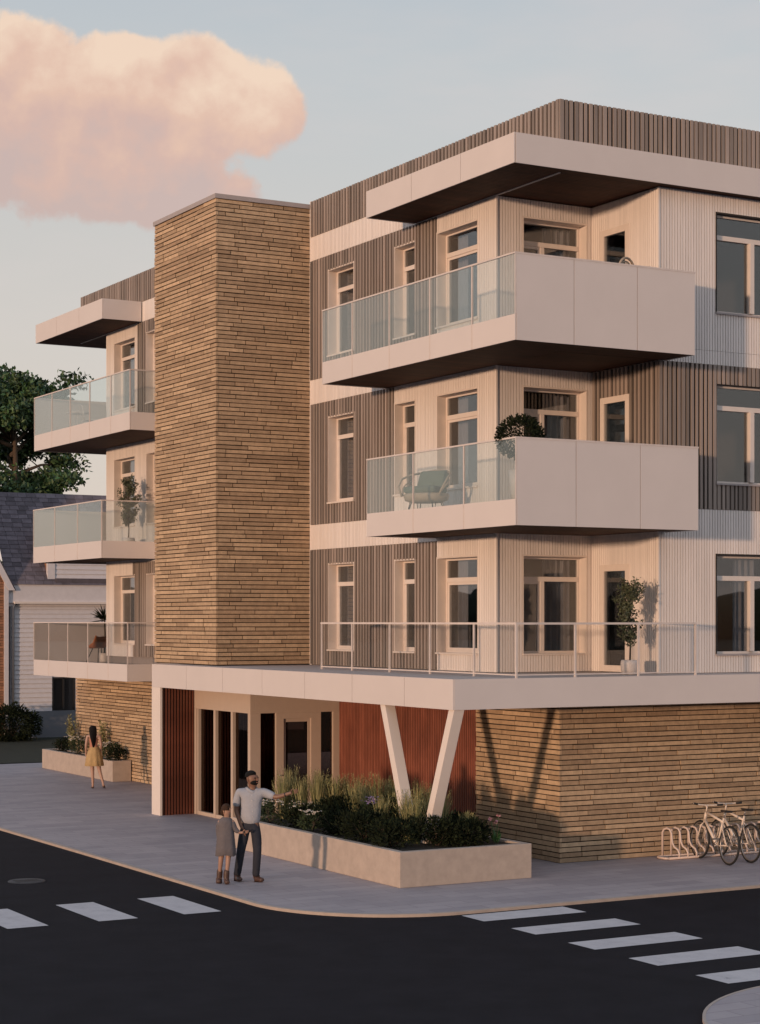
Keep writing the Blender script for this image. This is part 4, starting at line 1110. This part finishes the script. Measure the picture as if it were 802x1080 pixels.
m = MB(); q = Vector((.062,-.014,1.575))+Vector(fd).normalized()*.024; m.ball(tuple(q), .074,.074,.054, 16, 9); m.build('beard', 'hair', MAN)
m = MB(); n = 20
for i, (rr, z, fwd) in enumerate([(.078,1.455,0),(.086,1.50,.0),(.094,1.482,.0),(.098,1.452,.0)]):
    for k in range(n):
        a = 2*math.pi*k/n; f_ = Vector((math.cos(a), math.sin(a), 0)).dot(Vector((.35,-.93,0))); m.v.append((.045+rr*math.cos(a), rr*.9*math.sin(a), z-max(0,f_)**3*.05))
m.face([(i*n+k,i*n+(k+1)%n,(i+1)*n+(k+1)%n,(i+1)*n+k) for i in range(3) for k in range(n)], 0, None, True); m.build('collar', 'shirt', MAN)
m = MB()
for k in range(6): m.ball((.055+.004*k, -.135+.004*abs(k-2), 1.38-.085*k), .006,.004,.006, 6, 4)
m.build('buttons', 'frame', MAN)
m = MB(); m.tube([(.575,-.14,1.385),(.59,-.145,1.39)], .034, 12); m.build('watch', 'black', MAN)
# shirt
J = {'hip':((.03,0,.865),(.172,.135)), 'bel':((.03,0,1.09),(.172,.13)), 'che':((.035,0,1.27),(.208,.135)), 'upc':((.04,0,1.405),(.145,.10)), 'col':((.045,0,1.49),(.072,.068)),
     'shl':((-.15,0,1.425),.092), 'bl':((-.185,.015,1.28),.075), 'cl':((-.198,.028,1.17),.068), 'shr':((.235,0,1.425),.09), 'br':((.34,-.04,1.375),.072), 'cr':((.425,-.075,1.345),.062)}
skin_mesh('shirt', J, [('hip','bel'),('bel','che'),('che','upc'),('upc','col'),('upc','shl'),('shl','bl'),('bl','cl'),('upc','shr'),('shr','br'),('br','cr')], 'shirt', MAN, ['hip'])
J = {'w':((.03,0,1.02),(.14,.105)), 'hip':((.03,0,.90),(.155,.115)), 'tl':((-.055,0,.84),.10), 'kl':((-.12,-.02,.50),.072), 'al':((-.19,.10,.07),.062), 'tr':((.115,0,.84),.10), 'kr':((.14,-.06,.49),.072), 'ar':((.112,-.02,.07),.062)}
skin_mesh('jeans', J, [('w','hip'),('hip','tl'),('tl','kl'),('kl','al'),('hip','tr'),('tr','kr'),('kr','ar')], 'jeans', MAN, ['hip'])
for s, (a, b, c) in {'l':((-.19,.10,.15),(-.205,.125,.05),(-.12,-.09,.04)), 'r':((.11,-.02,.15),(.095,.02,.05),(.235,-.135,.04))}.items():
    skin_mesh('boot', {'a':(a,.055),'b':(b,.055),'c':(tuple((Vector(b)+Vector(c))/2),(.05,.042)),'d':(c,(.045,.034))}, [('a','b'),('b','c'),('c','d')], 'boot', MAN, ['b'])

GIRL = empty('person', (12.99,28.05,0), YAW, label='child in a loose grey dress and dark ankle boots beside the man', cat='person')
fg = (.7,-.55,.45)
J = {'hip':((.0,0,.66),(.10,.08)), 'bel':((.0,0,.80),(.095,.075)), 'che':((.01,0,.93),(.105,.08)), 'upc':((.015,0,1.01),(.085,.06)), 'nek':((.02,0,1.08),.038), 'hea':((.03,-.01,1.15),(.062,.07)), 'top':((.02,.01,1.225),(.066,.078)),
     'shl':((-.10,0,1.0),.04), 'ell':((-.11,.01,.79),.03), 'wrl':((-.08,-.05,.62),.021), 'shr':((.125,0,1.0),.04), 'elr':((.17,.01,.84),.03), 'wrr':((.25,.0,.82),.022),
     'tl':((-.05,0,.60),.062), 'kl':((-.07,-.02,.37),.042), 'al':((-.10,.05,.08),.028), 'fl':((-.10,-.05,.03),.028),
     'tr':((.06,0,.60),.062), 'kr':((.05,-.05,.36),.042), 'ar':((.02,-.05,.08),.028), 'fr':((.05,-.15,.03),.028)}
E_ = [('hip','bel'),('bel','che'),('che','upc'),('upc','nek'),('nek','hea'),('hea','top'),('upc','shl'),('shl','ell'),('ell','wrl'),('upc','shr'),('shr','elr'),('elr','wrr'),('hip','tl'),('tl','kl'),('kl','al'),('al','fl'),('hip','tr'),('tr','kr'),('kr','ar'),('ar','fr')]
R_ = ['hip']; hand(J, E_, R_, 'L', 'wrl', (-.065,-.07,.565), (.15,-.1,-1), (.6,-1,.1), .8); hand(J, E_, R_, 'R', 'wrr', (.30,-.01,.83), (1,-.1,.1), (0,-.5,1), .8)
gb = skin_mesh('body', J, E_, 'skinm', GIRL, R_)
face_bits(gb, (.03,-.005,1.175), fg, 'skinm', .82)
hair_cap(GIRL, (.015,.008,1.20), .082, .092, .095, 'hairb', fg)
m = MB(); m.ball((-.03,.07,1.15), .055,.05,.075, 12, 8); m.build('hair_bun', 'hairb', GIRL)
m = MB(); n = 28; prof = [(.055,1.075),(.10,1.045),(.125,.99),(.122,.90),(.135,.80),(.145,.68),(.155,.58),(.162,.46),(.156,.455)]
for i, (r, z) in enumerate(prof):
    for k in range(n):
        a = 2*math.pi*k/n; w = 1+(.05*math.sin(a*6)+.02*math.sin(a*11+1))*min(1,i/5); m.v.append((.01+r*w*math.cos(a), r*.78*w*math.sin(a), z+.012*math.sin(a*3)*(i/8)))
m.face([(i*n+k,i*n+(k+1)%n,(i+1)*n+(k+1)%n,(i+1)*n+k) for i in range(len(prof)-1) for k in range(n)], 0, None, True); m.build('dress', 'dress', GIRL)
skin_mesh('sleeve', {'a':((-.075,0,1.01),.068),'b':((-.112,.008,.86),.048),'c':((-.088,-.035,.65),.034)}, [('a','b'),('b','c')], 'dress', GIRL, ['a'])
skin_mesh('sleeve', {'a':((.09,0,1.01),.068),'b':((.165,.01,.86),.048),'c':((.235,.0,.82),.034)}, [('a','b'),('b','c')], 'dress', GIRL, ['a'])
for a, b, c in (((-.088,.03,.25),(-.10,.055,.045),(-.10,-.06,.035)), ((.028,-.05,.25),(.018,-.04,.045),(.055,-.155,.035))):
    skin_mesh('boot', {'a':(a,.054),'b':(b,.05),'d':(c,(.045,.038))}, [('a','b'),('b','d')], 'boot', GIRL, ['b'])

WOM = empty('person', (17.45,45.6,0), YAW, label='long-haired woman in a mustard skirt walking away towards the far planter', cat='person')
fw_ = (.15,1,0)
J = {'hip':((.0,0,.92),(.14,.11)), 'bel':((.0,0,1.05),(.095,.075)), 'che':((.0,0,1.22),(.12,.085)), 'upc':((.0,0,1.33),(.11,.065)), 'nek':((-.01,0,1.42),.042), 'hea':((-.02,.01,1.50),(.066,.075)), 'top':((-.02,0,1.60),(.07,.08)),
     'shl':((-.155,0,1.33),.046), 'ell':((-.19,-.03,1.08),.034), 'wrl':((-.20,.03,.88),.022), 'shr':((.155,0,1.33),.046), 'elr':((.19,-.01,1.08),.034), 'wrr':((.17,.10,.90),.022),
     'tl':((-.06,0,.80),.078), 'kl':((-.03,0,.47),.052), 'al':((-.015,-.02,.10),.032), 'hl':((-.015,-.03,.05),.03), 'fl':((-.05,.08,.03),.03),
     'tr':((.08,0,.80),.078), 'kr':((.15,.0,.46),.05), 'ar':((.25,-.06,.14),.032), 'hr':((.26,-.09,.09),.03), 'fr':((.27,.02,.035),.03)}
E_ = [('hip','bel'),('bel','che'),('che','upc'),('upc','nek'),('nek','hea'),('hea','top'),('upc','shl'),('shl','ell'),('ell','wrl'),('upc','shr'),('shr','elr'),('elr','wrr'),('hip','tl'),('tl','kl'),('kl','al'),('al','hl'),('hl','fl'),('hip','tr'),('tr','kr'),('kr','ar'),('ar','hr'),('hr','fr')]
R_ = ['hip']; hand(J, E_, R_, 'L', 'wrl', (-.195,.05,.81), (0,.2,-1), (.3,1,.1), .9); hand(J, E_, R_, 'R', 'wrr', (.165,.13,.83), (0,.2,-1), (-.3,1,.1), .9)
wb = skin_mesh('body', J, E_, 'skinl', WOM, R_)
face_bits(wb, (-.02,.005,1.545), fw_, 'skinl', .9)
J = {'a':((-.02,-.0,1.60),(.095,.10)), 'b':((-.015,-.035,1.50),(.105,.085)), 'c':((.0,-.075,1.36),(.115,.06)), 'd':((.015,-.085,1.22),(.095,.045)), 'e':((.01,-.08,1.10),(.05,.03)), 'f':((.01,-.075,1.03),(.015,.012))}
skin_mesh('hair', J, [('a','b'),('b','c'),('c','d'),('d','e'),('e','f')], 'hair', WOM, ['c'])
J = {'hip':((.0,0,1.0),(.115,.092)), 'bel':((.0,0,1.07),(.108,.086)), 'che':((.0,0,1.22),(.13,.095)), 'up':((0,0,1.30),(.12,.078))}
skin_mesh('top', J, [('hip','bel'),('bel','che'),('che','up')], 'top', WOM, ['bel'])
m = MB(); n = 40; prof = [(.108,1.06),(.125,1.02),(.165,.93),(.195,.82),(.215,.70),(.235,.58),(.228,.575)]
for i, (r, z) in enumerate(prof):
    for k in range(n):
        a = 2*math.pi*k/n; w = 1+(.06*math.sin(a*9)+.03*math.sin(a*5+1))*min(1,i/4); m.v.append((.01+r*w*math.cos(a), r*.82*w*math.sin(a), z))
m.face([(i*n+k,i*n+(k+1)%n,(i+1)*n+(k+1)%n,(i+1)*n+k) for i in range(len(prof)-1) for k in range(n)], 0, None, True); m.build('skirt', 'skirt', WOM)
for b, c in (((-.015,-.04,.04),(-.05,.09,.02)), ((.262,-.10,.07),(.27,.03,.022))):
    skin_mesh('sandal', {'b':(b,.036),'m':(tuple((Vector(b)+Vector(c))/2),(.038,.022)),'d':(c,(.04,.02))}, [('b','m'),('m','d')], 'boot', WOM, ['b'])

# ================================================================= camera, light, sky
cam = bpy.data.cameras.new('camera'); co = bpy.data.objects.new('camera', cam); C.objects.link(co)
co.location = (0,0,4.25); co.rotation_euler = (math.pi/2, 0, YAW)
cam.sensor_fit = 'HORIZONTAL'; cam.sensor_width = 36; cam.lens = 2007.9/802*36; cam.shift_y = 115/802; cam.clip_end = 3000; cam.clip_start = .1
sc.camera = co
EL = 2.6; d = Vector((1.88,.865,0)).normalized(); tr = Vector((d.x*math.cos(rad(EL)), d.y*math.cos(rad(EL)), -math.sin(rad(EL))))
su = bpy.data.lights.new('sun', 'SUN'); su.energy = 2.5; su.angle = rad(2.1); su.color = (1,.655,.43)
so = bpy.data.objects.new('sun', su); C.objects.link(so); so.rotation_euler = tr.to_track_quat('-Z','Y').to_euler(); so.location = (-40,-20,30)

w = bpy.data.worlds.new('World'); sc.world = w; w.use_nodes = True; nt = w.node_tree
for n in list(nt.nodes): nt.nodes.remove(n)
L = nt.links.new
out = N(nt, 'ShaderNodeOutputWorld'); bg = N(nt, 'ShaderNodeBackground', Strength=.05)
sky = N(nt, 'ShaderNodeTexSky', sky_type='NISHITA'); sky.sun_disc = False; sky.sun_elevation = rad(EL)
sky.sun_rotation = math.atan2(-tr.x, -tr.y); sky.air_density = 1.; sky.dust_density = 1.; sky.ozone_density = 1.5
L(sky.outputs[0], bg.inputs[0])
tc = N(nt, 'ShaderNodeTexCoord'); sep = N(nt, 'ShaderNodeSeparateXYZ'); L(tc.outputs['Generated'], sep.inputs[0])
def MA(op, a, b=None, c=None, clamp=False):
    n = nt.nodes.new('ShaderNodeMath'); n.operation = op; n.use_clamp = clamp
    for i, v in enumerate((a,b,c)):
        if v is None: continue
        if isinstance(v, (int,float)): n.inputs[i].default_value = v
        else: L(v, n.inputs[i])
    return n.outputs[0]
# air glow gradient by elevation
elev = MA('ABSOLUTE', sep.outputs['Z'])
gr = ramp(nt, elev, [(0,(.70,.60,.56)), (.10,(.68,.60,.565)), (.20,(.62,.585,.565)), (.28,(.56,.575,.59)), (.36,(.47,.52,.58)), (.6,(.50,.58,.70)), (1,(.50,.60,.76))])
# cumulus bank: soft ellipses on the sphere of directions, broken up by noise
yy = MA('MAXIMUM', sep.outputs['Y'], .05)
S = MA('DIVIDE', sep.outputs['X'], yy); T = MA('DIVIDE', sep.outputs['Z'], yy)
nz = N(nt, 'ShaderNodeTexNoise', Scale=22., Detail=8., Roughness=.56); L(tc.outputs['Generated'], nz.inputs[0])
nz2 = N(nt, 'ShaderNodeTexNoise', Scale=75., Detail=5., Roughness=.6); L(tc.outputs['Generated'], nz2.inputs[0])
blobs = [(.400,.284,.080,.038),(.460,.2995,.050,.032),(.488,.300,.027,.020),(.345,.300,.040,.030),(.405,.308,.040,.022),(.452,.318,.030,.020),(.40,.246,.085,.024),(.33,.262,.09,.045)]
acc = None
for s0, t0, a, b in blobs:
    q = MA('ADD', MA('POWER', MA('ABSOLUTE', MA('DIVIDE', MA('SUBTRACT', S, s0), a)), 2.), MA('POWER', MA('ABSOLUTE', MA('DIVIDE', MA('SUBTRACT', T, t0), b)), 2.))
    v = MA('SUBTRACT', 1., q)
    acc = v if acc is None else MA('SMOOTH_MAX', acc, v, .35)
dens = MA('ADD', acc, MA('MULTIPLY', MA('SUBTRACT', nz.outputs[0], .5), 2.3))
dens = MA('ADD', dens, MA('MULTIPLY', MA('SUBTRACT', nz2.outputs[0], .5), .7))
mr = N(nt, 'ShaderNodeMapRange', interpolation_type='SMOOTHSTEP'); mr.inputs[1].default_value = -.14; mr.inputs[2].default_value = .30; L(dens, mr.inputs[0])
mask = MA('MULTIPLY', mr.outputs[0], .96)
mpo = N(nt, 'ShaderNodeMapping'); mpo.inputs['Location'].default_value = (-.008,-.002,.012); L(tc.outputs['Generated'], mpo.inputs[0])
nzo = N(nt, 'ShaderNodeTexNoise', Scale=22., Detail=5., Roughness=.5); L(mpo.outputs[0], nzo.inputs[0])
relief = MA('SUBTRACT', nz.outputs[0], nzo.outputs[0])
# thin high veil
nv = N(nt, 'ShaderNodeTexNoise', Scale=3.5, Detail=5., Roughness=.6); 
mpv = N(nt, 'ShaderNodeMapping'); mpv.inputs['Scale'].default_value = (1,1,3.5); L(tc.outputs['Generated'], mpv.inputs[0]); L(mpv.outputs[0], nv.inputs[0])
mv = N(nt, 'ShaderNodeMapRange', interpolation_type='SMOOTHSTEP'); mv.inputs[1].default_value = .47; mv.inputs[2].default_value = .72; mv.inputs[4].default_value = .42; L(nv.outputs[0], mv.inputs[0])
mxv = N(nt, 'ShaderNodeMix', data_type='RGBA'); L(mv.outputs[0], mxv.inputs[0]); L(gr.outputs[0], mxv.inputs[6]); mxv.inputs[7].default_value = (.70,.62,.60,1)
# cloud tone: sunlit tops and shaded undersides painted by height and noise relief
tt = N(nt, 'ShaderNodeMapRange'); tt.inputs[1].default_value = .235; tt.inputs[2].default_value = .325
L(MA('ADD', T, MA('MULTIPLY', relief, .16)), tt.inputs[0])
cr = ramp(nt, tt.outputs[0], [(0,(.62,.44,.40)), (.35,(.72,.46,.38)), (.65,(.83,.53,.395)), (1,(.96,.70,.52))])
mxc = N(nt, 'ShaderNodeMix', data_type='RGBA'); L(mask, mxc.inputs[0]); L(mxv.outputs[2], mxc.inputs[6]); L(cr.outputs[0], mxc.inputs[7])
bg2 = N(nt, 'ShaderNodeBackground', Strength=.88); L(mxc.outputs[2], bg2.inputs[0])
ad = N(nt, 'ShaderNodeAddShader'); L(bg.outputs[0], ad.inputs[0]); L(bg2.outputs[0], ad.inputs[1]); L(ad.outputs[0], out.inputs[0])

sc.view_settings.view_transform = 'Standard'; sc.view_settings.look = 'None'; sc.view_settings.gamma = 1; sc.view_settings.exposure = 0
sc.cycles.max_bounces = 8; sc.cycles.transparent_max_bounces = 16; sc.cycles.caustics_reflective = False; sc.cycles.caustics_refractive = False
